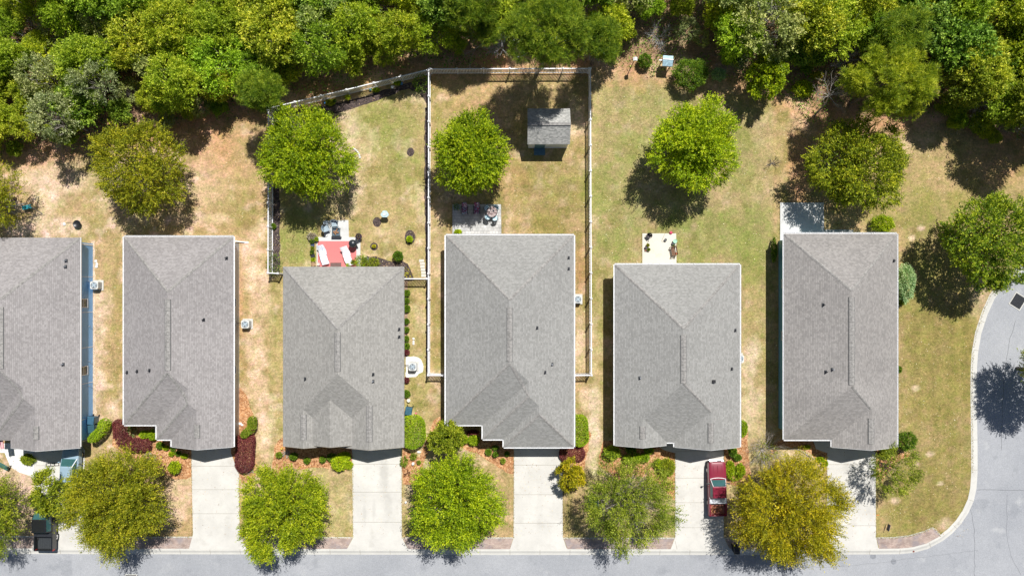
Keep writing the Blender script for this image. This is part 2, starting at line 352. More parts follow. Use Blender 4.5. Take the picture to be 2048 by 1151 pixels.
nx, ny = len(xs), len(ys); idx = np.arange(nx * ny).reshape(ny, nx)
F = np.stack([idx[:-1, :-1], idx[:-1, 1:], idx[1:, 1:], idx[1:, :-1]], -1).reshape(-1, 4)
m, nt, bs, N, L = newmat('lawn')
at = N.new('ShaderNodeAttribute'); at.attribute_name = 'patch'
c = at.outputs['Color']
c = mix(nt, c, ramp(nt, noise(nt, 4.5, 7, rough=.85), [(.34, (.52, .56, .48)), (.5, (1, 1, 1)), (.66, (1.5, 1.46, 1.45))]), 1, 'MULTIPLY')
c = mix(nt, c, ramp(nt, noise(nt, 1.3, 6, off=17, rough=.75), [(.34, (.78, .93, .68)), (.66, (1.2, 1.08, 1.22))]), 1, 'MULTIPLY')
L.new(c, bs.inputs['Base Color']); bs.inputs['Roughness'].default_value = .95; bs.inputs['Specular IOR Level'].default_value = .1
bump(nt, bs, noise(nt, 9, 5, rough=.8), 1, .10)
gnd = np_mesh('ground', np.stack([X, Y, Z], -1).reshape(-1, 3), F, m)
ca = gnd.data.color_attributes.new('patch', 'FLOAT_COLOR', 'POINT')
ca.data.foreach_set('color', np.concatenate([col, np.ones(X.shape + (1,))], -1).astype(np.float32).ravel())
tag(gnd, kind='structure')

# roads, kerb, drives
m, nt, bs, N, L = newmat('asphalt')
c = ramp(nt, noise(nt, .12, 6, rough=.7), [(.3, (.275, .285, .305)), (.7, (.365, .372, .388))])
c = mix(nt, c, (.225, .235, .255), ramp(nt, noise(nt, .35, 5, off=12), [(.60, 0), (.66, .45)]))
c = mix(nt, c, (.50, .50, .49), ramp(nt, noise(nt, .5, 5, off=44), [(.60, 0), (.75, .5)]))
c = mix(nt, c, ramp(nt, noise(nt, 16, 3), [(.3, .8), (.7, 1.2)]), 1, 'MULTIPLY')
c = mix(nt, c, (.24, .25, .265), ramp(nt, noise(nt, .9, 6, off=71, rough=.75), [(.60, 0), (.70, .5)]))
L.new(c, bs.inputs['Base Color']); bs.inputs['Roughness'].default_value = .9; bump(nt, bs, noise(nt, 30, 2), .4, .01)
def strip(mb, pts, w, z, mi=0):
    for (a, b) in zip(pts[:-1], pts[1:]):
        a, b = Vector(a), Vector(b); t = (b - a).normalized(); n = Vector((-t.y, t.x)) * w / 2
        mb.add([(a.x + n.x, a.y + n.y, z), (b.x + n.x, b.y + n.y, z), (b.x - n.x, b.y - n.y, z), (a.x - n.x, a.y - n.y, z)], [(3, 2, 1, 0)], mi)
def wob_line(pts, amp, step=8, seed=1):
    r = random.Random(seed); out = []
    for a, b in zip(pts[:-1], pts[1:]):
        n = max(1, int(math.dist(a, b) / step))
        for i in range(n): t = i / n; out.append((a[0] + (b[0] - a[0]) * t + r.uniform(-amp, amp), a[1] + (b[1] - a[1]) * t + r.uniform(-amp, amp)))
    return out + [pts[-1]]
mb = MB(); z = -.10
ctr = [(P(*a), P(*b)) for a, b in zip(COUT, offs(CIN, 13))]
poly = [P(*p) for p in roadpx]
mb.add([(x, y, z) for x, y in poly], [tuple(range(len(poly)))])
seal = plain('road_sealant', (.17, .175, .185), .8); pale = plain('pale_asphalt', (.435, .44, .44), .9, var=.1, scale=2)
for k, (pts, w, zz, mi) in enumerate([([(1955, 979), (2150, 981)], .05, .004, 1), ([(1942, 1015), (1950, 1060), (1951, 1300)], .04, .004, 1), ([(1556, 1113), (1556, 1300)], .03, .004, 1), ([(1958, 1100), (1700, 1132), (1500, 1136)], .02, .004, 1), ([(2016, 990), (2014, 1060), (2022, 1110), (2044, 1150)], .03, .004, 1), ([(2032, 640), (2018, 690), (2008, 770), (2004, 900)], .04, .004, 1)]):
    if max(p[1] for p in pts) > 1290: pts = [(p[0], min(p[1], 1290)) for p in pts]
    strip(mb, [P(*p) for p in wob_line(pts, 1.2 if mi == 1 else .4, 12 if mi == 1 else 60, k)], w, z + zz + (.002 if mi == 2 else 0), mi)
road = mb.build('road', [m, seal, pale]); tag(road, kind='structure')
mb = MB()
def curbpt(i, d, zz): x, y = P(*offs(CIN, d)[i]); return (x, y, zz)
prof = [(-2.6, -.05), (-2.5, .005), (.4, .014), (3.0, .018), (7.5, -.07), (11.4, -.094), (11.4, -.2)]
rows = [[(*P(*p), zz) for p in offs(CIN, d)] for d, zz in prof]; n = len(CIN)
V = [v for r in rows for v in r]
mb.add(V, [(k * n + i, (k + 1) * n + i, (k + 1) * n + i + 1, k * n + i + 1) for k in range(len(prof) - 1) for i in range(n - 1)])
# joints cut across the kerb every 3 m
acc = 0; last = None
for i in range(n - 1):
    a0, a1 = Vector(P(*offs(CIN, 0)[i])), Vector(P(*offs(CIN, 0)[i + 1])); L_ = (a1 - a0).length; t = 3 - acc
    while t < L_:
        q = [Vector(r[i]).lerp(Vector(r[i + 1]), t / L_) for r in rows[2:6]]; d = Vector(((a1 - a0) / L_).to_3d()) * .018
        for u, v in zip(q[:-1], q[1:]):
            up = Vector((0, 0, .004)); mb.add([u - d + up, v - d + up, v + d + up, u + d + up], [(0, 1, 2, 3)], 1)
        t += 3
    acc = (acc + L_) % 3
mb2 = mb.build('kerb', [M['curb'], M['joint']]); tag(mb2, kind='structure')

def sheet(name, pts, z, mats, joints=(), jw=.035, jit=0, seed=0, kind='structure', thick=.05):
    if jit: pts = wob_line(list(pts) + [pts[0]], jit, 7, seed)[:-1]
    mb = MB(); poly = [P(*p) for p in pts]; mb.prism(poly, z - thick, z)
    for a, b in joints: strip(mb, [P(*a), P(*b)], jw, z + .003, 1)
    o = mb.build(name, mats)
    if kind: tag(o, kind=kind)
    return o
def driveway(pts, ys_, xl, xr, extra=()):
    sheet('driveway', pts, .02, [M['drive'], M['joint']], [((xl, y), (xr, y)) for y in ys_] + list(extra))
driveway([(66,890),(72,1072),(64,1096.5),(182,1096.5),(172,1072),(170,900),(160,885),(72,885)], (930,985,1040), 72, 170)
driveway([(383,885),(462,885),(462,905),(478,948),(480,1070),(493,1096.6),(378,1096.6),(386,1068),(383,930)], (931,978,1026), 384, 479)
driveway([(704,885),(803,885),(804,1074),(816,1097),(694,1097),(706,1074)], (927,983,1043), 706, 804)
driveway([(1028,885),(1119,885),(1120,915),(1125,925),(1126,1074),(1134,1097.5),(1020,1097.5),(1027,1074)], (929,988,1045), 1028, 1126)
driveway([(1318,880),(1351,878),(1447,878),(1448,1074),(1460,1097.5),(1341,1097.5),(1350,1074),(1350,905),(1330,900),(1318,893)], (902,955,1004,1054), 1350, 1448, [((1350, 1080), (1354, 1097))])
driveway([(1626,880),(1655,876),(1751,880),(1752,1074),(1757,1097.3),(1642,1097.5),(1654,1074),(1654,905),(1632,897)], (928,987,1050), 1655, 1752)
def apron(pts):
    sheet('brick_apron', pts, .012, [M['apron'], M['curb']], [((pts[0][0], pts[0][1]), (pts[1][0], pts[1][1]))], .12)
for a in [[(-400,1072),(71,1072),(65,1095.5),(-400,1094)], [(173,1073),(385,1073),(378,1096),(182,1096)], [(481,1074),(705,1074),(694,1096.5),(494,1096.5)],
          [(805,1074.5),(1026,1074.5),(1020,1097),(817,1097)], [(1127,1075),(1349,1075),(1341,1097),(1135,1097)], [(1449,1075),(1653,1075),(1642,1097),(1461,1097)]]: apron(a)
cv = [(1753,1074.5),(1790,1074),(1820,1070),(1848,1062),(1864,1054.5),(1872,1058),(1881,1070.5),(1852,1086),(1826,1093),(1800,1095.7),(1758,1096.3)]
mb = MB(); mb.prism([P(*p) for p in cv], -.03, .012); strip(mb, [P(*p) for p in cv[:7]], .12, .016, 1); tag(mb.build('brick_apron', [M['apron'], M['curb']]), kind='structure')

# beds
for k, b in enumerate([
    [(226,866),(232,845),(250,835),(345,870),(383,890),(384,952),(372,958),(345,958),(318,935),(290,925),(240,905),(226,890)],
    [(463,895),(470,800),(480,775),(492,790),(508,835),(509,900),(515,935),(505,968),(482,966),(478,946),(462,905)],
    [(540,965),(548,900),(556,880),(575,868),(706,888),(706,935),(694,941),(665,937),(630,933),(600,938),(575,934)],
    [(804,890),(838,915),(858,862),(868,838),(884,832),(886,850),(866,885),(848,920),(842,965),(806,968)],
    [(886,850),(1028,880),(1028,948),(1012,944),(985,926),(955,905),(900,890),(880,870)],
    [(1120,880),(1148,865),(1172,850),(1182,870),(1170,925),(1166,945),(1127,925)],
    [(1196,925),(1206,880),(1240,880),(1350,890),(1350,1000),(1335,985),(1300,950),(1230,960)],
    [(1449,880),(1478,870),(1482,845),(1494,850),(1497,900),(1502,960),(1490,975),(1449,965)],
    [(1540,915),(1548,885),(1570,872),(1655,885),(1655,934),(1642,928),(1618,903),(1590,893),(1560,893)],
    [(1753,890),(1795,880),(1815,890),(1822,910),(1790,925),(1765,960),(1753,950)]]):
    sheet('mulch_bed', b, .008, M['mulch'], jit=1.6, seed=k)
for k, b in enumerate([
    [(548,232),(700,200),(860,154),(861,215),(852,205),(840,190),(818,176),(740,206),(660,232),(600,252),(560,262),(560,545),(546,545)],
    [(850,215),(858,215),(858,745),(853,745),(852,556),(849,400)],
    [(732,512),(752,513),(775,522),(800,520),(816,528),(828,560),(800,562),(800,534),(735,532)]]):
    sheet('mulch_bed', b, .008, M['dark_mulch'], jit=1.4, seed=20 + k)
sheet('mulch_bed', [(800,562),(816,562),(815,700),(812,715),(800,715)], .009, speckle('brown_mulch', (.16, .09, .06), (.33, .21, .14), (.45, .33, .24), 11), jit=1.2, seed=31)
for k, (x, y, r, ry) in enumerate([(821,304,7.5,9), (754,444,8.5,10), (820,474,11,14), (748,493,8,8), (797,515,10,11)]):
    sheet('mulch_ring', [(x + r * math.cos(t * .4488), y + ry * math.sin(t * .4488)) for t in range(14)], .010, M['dark_mulch'], jit=.5, seed=k)
# house walk, patios
sheet('front_walk', [(-20,888),(22,885),(52,890),(70,890),(80,925),(78,962),(60,950),(40,945),(20,930),(10,905),(-20,900)], .012, M['gravel'], jit=1.2, seed=8)
sheet('patio', [(1284.5,466.5),(1352,466.5),(1353,545),(1284.5,545)], .06, M['patio_light'])
sheet('patio', [(1560,405),(1647,405),(1648,490),(1560,490)], .06, M['patio_grey'])
sheet('patio', [(905,408.5),(1002,408.5),(1003,490),(905,490)], .06, [M['paver'], M['curb']])
sheet('patio', [(648.5,441),(697,440),(698,478),(648.5,478)], .05, M['patio_grey'])
sheet('patio', [(633,474),(721,474),(721,545),(634,545)], .065, [M['patio_grey']])
sheet('patio_floor_paint', [(635.5,482),(713,482),(713,548),(636,548)], .0715, M['red'], thick=.005)
sheet('stone_border', [(1648,459),(1706,459),(1706,466),(1648,466)], .03, concrete('stone_border', (.42, .42, .40), .2), jit=.6, seed=2)
sheet('gravel_pad', [(812,712),(828,712),(842,718),(848,730),(845,744),(832,752),(812,754)], .014, M['gravel'], jit=1.3, seed=9)
sheet('sand_strip', [(183,482),(190,482),(191,700),(193,830),(184,832),(183,600)], .006, speckle('bare_sand', (.45, .32, .2), (.6, .45, .31), (.72, .57, .42), 12), jit=1.3, seed=12)

# ------------------------------------------------------------ houses
ZE, PITCH = 2.7, .4167
def pieces_sub(poly, planes):
    'convex poly minus the convex region where every a*x+b*y+c >= 0'
    out = []; cur = poly
    for a, b, c in planes:
        ins, ous = [], []; n = len(cur)
        for i in range(n):
            p, q = cur[i], cur[(i + 1) % n]; dp, dq = a * p[0] + b * p[1] + c, a * q[0] + b * q[1] + c
            if dp >= 0: ins.append(p)
            if dp <= 0: ous.append(p)
            if dp * dq < 0:
                t = dp / (dp - dq); r = (p[0] + (q[0] - p[0]) * t, p[1] + (q[1] - p[1]) * t); ins.append(r); ous.append(r)
        if len(ous) > 2: out.append(ous)
        cur = ins
        if len(cur) < 3: return out
    return out
def area(p): return .5 * abs(sum(p[i][0] * p[(i + 1) % len(p)][1] - p[(i + 1) % len(p)][0] * p[i][1] for i in range(len(p))))
def facets(x0, x1, y0, y1, sN, sS, ze=ZE):
    'x0<x1, y0<y1 in metres, ridge along y'
    hw = (x1 - x0) / 2; xm = x0 + hw; yn = y1 - hw if sN == 'hip' else y1; ys = y0 + hw if sS == 'hip' else y0
    fs = [([(x0, y0), (xm, ys), (xm, yn), (x0, y1)][::-1], (PITCH, 0, ze - PITCH * x0)), ([(x1, y0), (x1, y1), (xm, yn), (xm, ys)], (-PITCH, 0, ze + PITCH * x1))]
    if sN == 'hip': fs.append(([(x0, y1), (xm, yn), (x1, y1)], (0, -PITCH, ze + PITCH * y1)))
    if sS == 'hip': fs.append(([(x0, y0), (x1, y0), (xm, ys)], (0, PITCH, ze - PITCH * y0)))
    out = []
    for p, pl in fs:
        s = sum(p[i][0] * p[(i + 1) % len(p)][1] - p[(i + 1) % len(p)][0] * p[i][1] for i in range(len(p)))
        out.append((p if s > 0 else p[::-1], pl))
    return out
def edges_planes(p):
    o = []
    for i in range(len(p)):
        (x0, y0), (x1, y1) = p[i], p[(i + 1) % len(p)]; a, b = -(y1 - y0), (x1 - x0); l = math.hypot(a, b); a /= l; b /= l
        o.append((a, b, -(a * x0 + b * y0)))
    return o
def envelope(wings):
    fw = [facets(*w) for w in wings]; res = []
    for i, A in enumerate(fw):
        for poly, pa in A:
            ps = [poly]
            for j, B in enumerate(fw):
                if j == i: continue
                for pb_poly, pb in B:
                    d = tuple(u - v for u, v in zip(pb, pa)); eps = 1e-4 if j < i else -1e-4
                    planes = edges_planes(pb_poly)
                    if abs(d[0]) + abs(d[1]) < 1e-9:
                        if d[2] + eps < 0: continue
                    else: planes = planes + [(d[0], d[1], d[2] + eps)]
                    nxt = []
                    for q in ps: nxt += [r for r in pieces_sub(q, planes) if area(r) > 1e-3]
                    ps = nxt
            res += [(q, pa) for q in ps]
    return res
SH = {'rose': shingles('rose_grey_shingles', (.243, .226, .22), (.333, .312, .304), (.88, 1.08)), 'cool': shingles('cool_grey_shingles', (.238, .234, .22), (.318, .312, .296), (.90, 1.06)),
      'warm': shingles('warm_grey_shingles', (.232, .218, .206), (.322, .302, .284), (.84, 1.12)),
      'shed': shingles('shed_shingles', (.25, .25, .235), (.47, .46, .43), (.9, 1.1)),
      'pale': shingles('pale_shingles', (.25, .24, .22), (.338, .325, .30), (.90, 1.07))}
CAPM = plain('ridge_shingles', (.295, .282, .265), .9, var=.22, scale=5)
CAPD = plain('ridge_vent_edge', (.13, .13, .13), .9)
def window(parent, x, y, z, w, h, face, fw=.07):
    'face: outward normal of the wall: E W N S'
    d = {'E': (1, 0), 'W': (-1, 0), 'N': (0, 1), 'S': (0, -1)}[face]; t = (-d[1], d[0])
    def bx(mb, u0, u1, z0, z1, o0, o1):
        xs_ = sorted([x + t[0] * u0 + d[0] * o0, x + t[0] * u1 + d[0] * o1]); ys_ = sorted([y + t[1] * u0 + d[1] * o0, y + t[1] * u1 + d[1] * o1]); mb.box(*xs_, *ys_, z0, z1)
    f = MB(); a = w / 2
    bx(f, -a - fw, -a, z, z + h, -.02, .06); bx(f, a, a + fw, z, z + h, -.02, .06); bx(f, -a - fw, a + fw, z - fw, z, -.02, .08); bx(f, -a - fw, a + fw, z + h, z + h + fw, -.02, .06); bx(f, -a, a, z + h / 2 - .03, z + h / 2 + .03, -.01, .045)
    fo = f.build('window', M['white'], parent); g = MB(); bx(g, -a, a, z, z + h, -.02, .02); g.build('pane', M['glass'], fo)
def house(label, wings, wallm, roofm, gut=None, fas=None, vents=(), ridges=(), caps=(), ov=.5, side_windows=(), front=None, frames=None, pitch_gable_trim=True):
    W = [(x0 / 20, x1 / 20, -yS / 20, -yN / 20, n_, s_) for x0, x1, yN, yS, n_, s_ in wings]
    hs = thing('house', label, 'house', ((W[0][0] + W[0][1]) / 2, (W[0][2] + W[0][3]) / 2, 0), group='single storey houses in a row')
    ox, oy = hs.location.x, hs.location.y
    def fin(mb, name, mats, parent=hs, **k):
        mb.v = [(a - ox, b - oy, c) for a, b, c in mb.v] if parent is hs or getattr(parent, 'parent', None) is hs or True else mb.v
        return mb.build(name, mats, parent, **k)
    fm = fas or M['white']
    # walls: one box per wing, each 3 mm inside the one before
    mb = MB()
    for k, w in enumerate(W):
        e = ov + .004 * k; mb.box(w[0] + e, w[1] - e, w[2] + e + .1, w[3] - e, 0, ZE - .16)
        if w[5] == 'gable':                                   # gable wall above the eaves
            xm = (w[0] + w[1]) / 2; yw = w[2] + e + .1; zt = ZE + PITCH * (xm - w[0]) - .14
            a0 = (w[0] + e, yw, ZE - .16); mb.add([a0, (w[1] - e, yw, ZE - .16), (xm, yw, zt - PITCH * .0), (w[0] + e, yw + .15, ZE - .16), (w[1] - e, yw + .15, ZE - .16), (xm, yw + .15, zt)], [(0, 1, 2), (5, 4, 3), (0, 2, 5, 3), (1, 4, 5, 2)])
    fin(mb, 'wall', wallm)
    # roof: envelope of the wings, 10 cm thick
    mb = MB(); env = envelope(W)
    for q, (a, b, c) in env:
        top = [(x, y, a * x + b * y + c) for x, y in q]; bot = [(x, y, zz - .10) for x, y, zz in top]; n = len(q)
        mb.add(top + bot, [tuple(range(n)), tuple(range(n, 2 * n))[::-1]] + [(i, n + i, n + (i + 1) % n, (i + 1) % n) for i in range(n)])
    roof = fin(mb, 'roof', roofm)
    def hgt(x, y):
        best = -9
        for w in W:
            for p, (a, b, c) in facets(*w):
                if all(u * x + v * y + t >= -1e-6 for u, v, t in edges_planes(p)): best = max(best, a * x + b * y + c)
        return best
    # soffits
    mb = MB()
    for k, w in enumerate(W): e = .012 + .004 * k; mb.box(w[0] + e, w[1] - e, w[2] + e + (.35 if w[5] == 'gable' else 0), w[3] - e, ZE - .155 - .003 * k, ZE - .105 - .003 * k)
    fin(mb, 'soffit', fm)
    # rake boards on gables
    for w in W:
        if w[5] != 'gable': continue
        mb = MB(); xm = (w[0] + w[1]) / 2; zt = ZE + PITCH * (xm - w[0]); y0 = w[2]
        for s, xe in ((-1, w[0]), (1, w[1])):
            mb.add([(xe, y0 - .03, ZE - .17), (xm, y0 - .03, zt - .17), (xm, y0 - .03, zt - .012), (xe, y0 - .03, ZE - .012), (xe, y0 - .002, ZE - .17), (xm, y0 - .002, zt - .17), (xm, y0 - .002, zt - .012), (xe, y0 - .002, ZE - .012)],
                   [(0, 1, 2, 3), (7, 6, 5, 4), (0, 4, 5, 1), (3, 2, 6, 7), (0, 3, 7, 4), (1, 5, 6, 2)])
        fin(mb, 'rake_board', fm)
    # hip caps
    def cap(mb, p, q, w_=.13, lift=.02):
        p, q = Vector(p), Vector(q); t = (q - p).normalized(); n = Vector((-t.y, t.x)) * w_; m_ = max(2, int((q - p).length / .5)); rows = []
        for i in range(m_ + 1):
            c = p.lerp(q, min(.998, max(.002, i / m_)))
            for s in (1, 0, -1):
                x, y = c.x + n.x * s, c.y + n.y * s; z = hgt(x, y); rows.append((x, y, (z if z > 0 else hgt(c.x, c.y) - .05) + lift + (.012 if s == 0 else 0)))
        for i in range(m_):
            b = i * 3; v = [rows[b + k] for k in (0, 1, 2)] + [rows[b + 3 + k] for k in (0, 1, 2)]; lo = [(x, y, z - lift - .01) for x, y, z in (v[0], v[2], v[3], v[5])]
            mb.add(v + lo, [(0, 3, 4, 1), (1, 4, 5, 2), (6, 8, 3, 0), (2, 5, 9, 7), (0, 1, 2, 7, 6), (3, 8, 9, 5, 4)])
    if True:
        w = W[0]; hw = (w[1] - w[0]) / 2; xm = w[0] + hw
        for a, b in [(G(*a), G(*b)) for a, b in caps] + [((w[0] + .05, w[3] - .05), (xm, w[3] - hw)), ((w[1] - .05, w[3] - .05), (xm, w[3] - hw))]:
            mb = MB(); cap(mb, a, b); fin(mb, 'hip_cap', CAPM, roof)
    for (gx, y0, y1) in ridges:                                # raised ridge vents
        mb = MB(); x = gx / 20; a, b = -y1 / 20, -y0 / 20; z = hgt(x, (a + b) / 2)
        mb.add([(x - .24, a, z - .08), (x - .24, a, z - .03), (x, a, z + .06), (x + .24, a, z - .03), (x + .24, a, z - .08), (x - .24, b, z - .08), (x - .24, b, z - .03), (x, b, z + .06), (x + .24, b, z - .03), (x + .24, b, z - .08)],
               [(1, 6, 5, 0), (2, 7, 6, 1), (3, 8, 7, 2), (4, 9, 8, 3), (0, 4, 3, 2, 1), (5, 6, 7, 8, 9)])
        n_ = int((b - a) / 1.2)
        for s in (-1, 1): mb.box(x + s * .262 - .022, x + s * .262 + .022, a, b, z - .14, z - .055, 1)
        for k in range(1, n_ + 1):
            yy = a + (b - a) * k / (n_ + 1); mb.add([(x - .25, yy - .012, z - .024), (x, yy - .012, z + .068), (x + .25, yy - .012, z - .024), (x - .25, yy + .012, z - .024), (x, yy + .012, z + .068), (x + .25, yy + .012, z - .024)], [(0, 1, 4, 3), (1, 2, 5, 4)], 1)
        fin(mb, 'ridge_vent', [CAPM, CAPD], roof)
    # plumbing vents, measured on the roof
    for (px, py, kind) in vents:
        x, y = P(px, py, 4)
        for _ in range(4): z = hgt(x, y); x, y = P(px, py, z)
        mb = MB(); mb.box(x - .13, x + .13, y - .15, y + .15, z - .05, z + .03, 1)
        if kind == 'box': mb.box(x - .16, x + .16, y - .14, y + .14, z + .03, z + .2, 1); fin(mb, 'roof_vent', [M['dark'], M['black']], roof); continue
        mb.lathe(x, y, [(.10, z - .05), (.07, z + .12), (.055, z + .14), (.05, z + .34)], 12, 0); fin(mb, 'pipe_vent', [M['grey'] if kind == 'grey' else M['dark'], M['dark']], roof)
    # gutters along measured eaves ((x,y),(x,y)) in plan
    for (a, b) in gut or ():
        mb = MB(); p, q = Vector(G(*a)), Vector(G(*b)); t = (q - p).normalized(); n = Vector((-t.y, t.x))   # outward to the left of travel
        pr = [(.0, ZE - .01), (.0, ZE - .13), (.09, ZE - .13), (.12, ZE - .01), (.105, ZE - .01), (.08, ZE - .11), (.015, ZE - .11), (.015, ZE - .01)]
        V = [(e.x + n.x * o, e.y + n.y * o, zz) for e in (p, q) for o, zz in pr]; k = len(pr)
        mb.add(V, [(i, (i + 1) % k, k + (i + 1) % k, k + i) for i in range(k)] + [tuple(range(k))[::-1], tuple(range(k, 2 * k))])
        l = (q - p).length; nb = int(l / 1.15)
        for i in range(1, nb + 1):                             # hangers
            c = p + t * l * i / (nb + 1); mb.add([(c.x - t.x * .02, c.y - t.y * .02, ZE - .006), (c.x + t.x * .02, c.y + t.y * .02, ZE - .006), (c.x + t.x * .02 + n.x * .12, c.y + t.y * .02 + n.y * .12, ZE - .006), (c.x - t.x * .02 + n.x * .12, c.y - t.y * .02 + n.y * .12, ZE - .006)], [(0, 1, 2, 3)])
        fin(mb, 'gutter', M['white'])
    for (x, y, z, w_, h_, f_) in side_windows:
        window(hs, x - ox, y - oy, z, w_, h_, f_)
    if front:
        gx0, gx1, gy = front['garage']; mb = MB(); x0, x1, y = gx0 / 20, gx1 / 20, -gy / 20
        mb.box(x0, x1, y - .05, y + .02, 0, 2.25)
        for k in range(1, 4): mb.box(x0, x1, y - .056, y - .05, k * .56 - .012, k * .56 + .012, 1)
        for k in range(8):
            for r_ in range(4): u = x0 + (x1 - x0) * (k + .5) / 8; mb.box(u - .22, u + .22, y - .062, y - .05, r_ * .56 + .12, r_ * .56 + .44)
        g = fin(mb, 'garage_door', [M['white'], M['grey']])
        gx, gy = front['door']; mb = MB(); x, y = gx / 20, -gy / 20
        mb.box(x - .5, x + .5, y - .05, y + .02, .15, 2.2); mb.box(x - .38, x + .38, y - .07, y - .05, 1.2, 2.0, 1); mb.box(x - .38, x + .38, y - .07, y - .05, .3, 1.05, 0)
        d = fin(mb, 'front_door', [plain('door_paint', (.10, .04, .03), .4), M['glass']]); hb = MB(); hb.cyl(x + .4, y - .1, 1.1, 1.16, .035); fin(hb, 'handle', M['chrome'], d)
        for gx, gy in front.get('windows', ()): window(hs, gx / 20 - ox, -gy / 20 - oy, .9, 1.3, 1.3, 'S')
    return hs, roof, hgt
W_BLUE = siding('pale_blue_siding', (.20, .46, .85)); W_GREY = siding('grey_siding', (.42, .45, .48)); W_TEAL = siding('blue_siding', (.16, .42, .60)); W_TAN = siding('tan_siding', (.45, .38, .28)); W_WHITE = siding('cream_siding', (.6, .57, .5))
def E(px): return (px - 1024) * .9614
def S(py): return (py - 575.5) * .9614
def step_house(label, xl, x2, x3, xr, yn, y1, y2, y3, last, wallm, roofm, vents, **k):
    wings = [(xl, xr, yn, y1, 'hip', 'hip'), (x2, xr, yn + (xr - xl) * .45, y2, 'gable', 'hip'), (x3, xr, yn + (xr - xl) * .55, y3, 'gable', last)]
    hw = (xr - xl) / 2; rx = xl + hw; hw2 = (xr - x2) / 2; hw3 = (xr - x3) / 2
    caps = [((xl + 1, y1 - 1), (rx, y1 - hw)), ((x2 + 1, y2 - 1), (xr - hw2, y2 - hw2)), ((rx, y1 - hw), (xr - hw2, y2 - hw2)), ]
    rid = [(rx, yn + hw + 14, y1 - hw - 4)]
    if last == 'hip': caps += [((x3 + 1, y3 - 1), (xr - hw3, y3 - hw3)), ((xr - 1, y3 - 1), (xr - hw3, y3 - hw3))]
    else: rid.append((xr - hw3, y3 - 47, y3 - 22))
    gut = k.pop('gut', True)
    if gut: gut = [((xl, y1), (xl, yn)), ((x2, y1), (xl, y1)), ((x2, y2), (x2, y1)), ((x3, y2), (x2, y2)), ((x3, y3), (x3, y2)), ((xl, yn), (xr, yn)), ((xr, yn), (xr, y3))]
    if gut and last == 'hip': gut.append(((xr, y3), (x3, y3)))
    ge = xr - 11; gs = ge - 96 if ge - 96 > x3 + 10 else x3 + 12
    fr = dict(garage=(gs + 8, ge - 4, y3 - 12.2), door=(x3 - 14, y2 - 12.2), windows=[((xl + x2) / 2, y1 - 12.2)])
    return house(label, wings, wallm, roofm, gut or None, vents=vents, ridges=rid, caps=caps, front=fr, **k)
e1 = E(160.5); w1 = e1 / 20 - .4
h1 = step_house('grey roofed house with pale blue siding at the left edge beside the black pickup', e1 - 236, e1 - 171, e1 - 134, e1, S(475), S(858), S(880), S(895), 'gable', W_BLUE, SH['rose'],
    [(132,521,'grey'), (131,533,'grey'), (126,728,'grey')], gut=None, ov=.4, side_windows=[(w1, P(0, 606, 1.6)[1], 1.0, .75, 1.15, 'E'), (w1, P(0, 741, 1.6)[1], 1.0, .75, 1.15, 'E')])
for (a, b) in [((e1, S(475)), (e1, S(893)))]: pass
h2 = step_house('grey roofed house second from the left with white gutters and stepped front', E(247.5), E(313), E(343), E(467), S(473), S(849), S(878), S(893), 'gable', W_GREY, SH['rose'],
    [(453,516,'dark'), (407,639,'dark'), (255,744,'dark'), (275,742,'dark'), (300,740,'dark')], side_windows=[(E(467) / 20 - .5, P(0, 605, 1.6)[1], 1.0, .75, 1.15, 'E'), (E(467) / 20 - .5, P(0, 740, 1.6)[1], 1.0, .75, 1.15, 'E')])
h4 = step_house('grey hip roofed house with a three step front between the two fenced side yards', E(891.5), E(965.5), E(1007.5), E(1148), S(470), S(849), S(877.5), S(893.5), 'hip', W_TAN, SH['cool'],
    [(1137,515,'dark'), (1137,537,'dark'), (1074,655,'dark'), (1104,728,'grey'), (1090,744,'dark')])
h6 = house('brown grey roofed house with blue siding beside the corner lawn', [(E(1568), E(1794.5), S(467), S(878.5), 'hip', 'hip'), (E(1663.5), E(1794.5), S(700), S(893.5), 'gable', 'gable')], W_TEAL, SH['warm'],
    [((E(1568), S(878.5)), (E(1568), S(467))), ((E(1663.5), S(878.5)), (E(1568), S(878.5))), ((E(1663.5), S(893.5)), (E(1663.5), S(878.5))), ((E(1568), S(467)), (E(1794.5), S(467))), ((E(1794.5), S(467)), (E(1794.5), S(893.5)))],
    vents=[(1787,521,'dark'), (1647,609,'dark'), (1652,743,'dark'), (1665,738,'grey')],
    ridges=[((E(1568) + E(1794.5)) / 2, S(467) + 109 + 12, S(878.5) - 109 - 2), ((E(1663.5) + E(1794.5)) / 2, S(893.5) - 60, S(893.5) - 12)],
    caps=[(((E(1568) + E(1794.5)) / 2, S(878.5) - 109), ((E(1663.5) + E(1794.5)) / 2, S(878.5) - 63))],
    side_windows=[(E(1568) / 20 + .5, P(0, y, 1.6)[1], 1.0, .75, 1.15, 'W') for y in (567, 672)],
    front=dict(garage=(E(1663.5) + 18, E(1794.5) - 16, S(893.5) - 12.2), door=(E(1645), S(878.5) - 12.2), windows=[(E(1605), S(878.5) - 12.2)]))
x0, x1 = E(566), E(808.5); xm3 = (x0 + x1) / 2
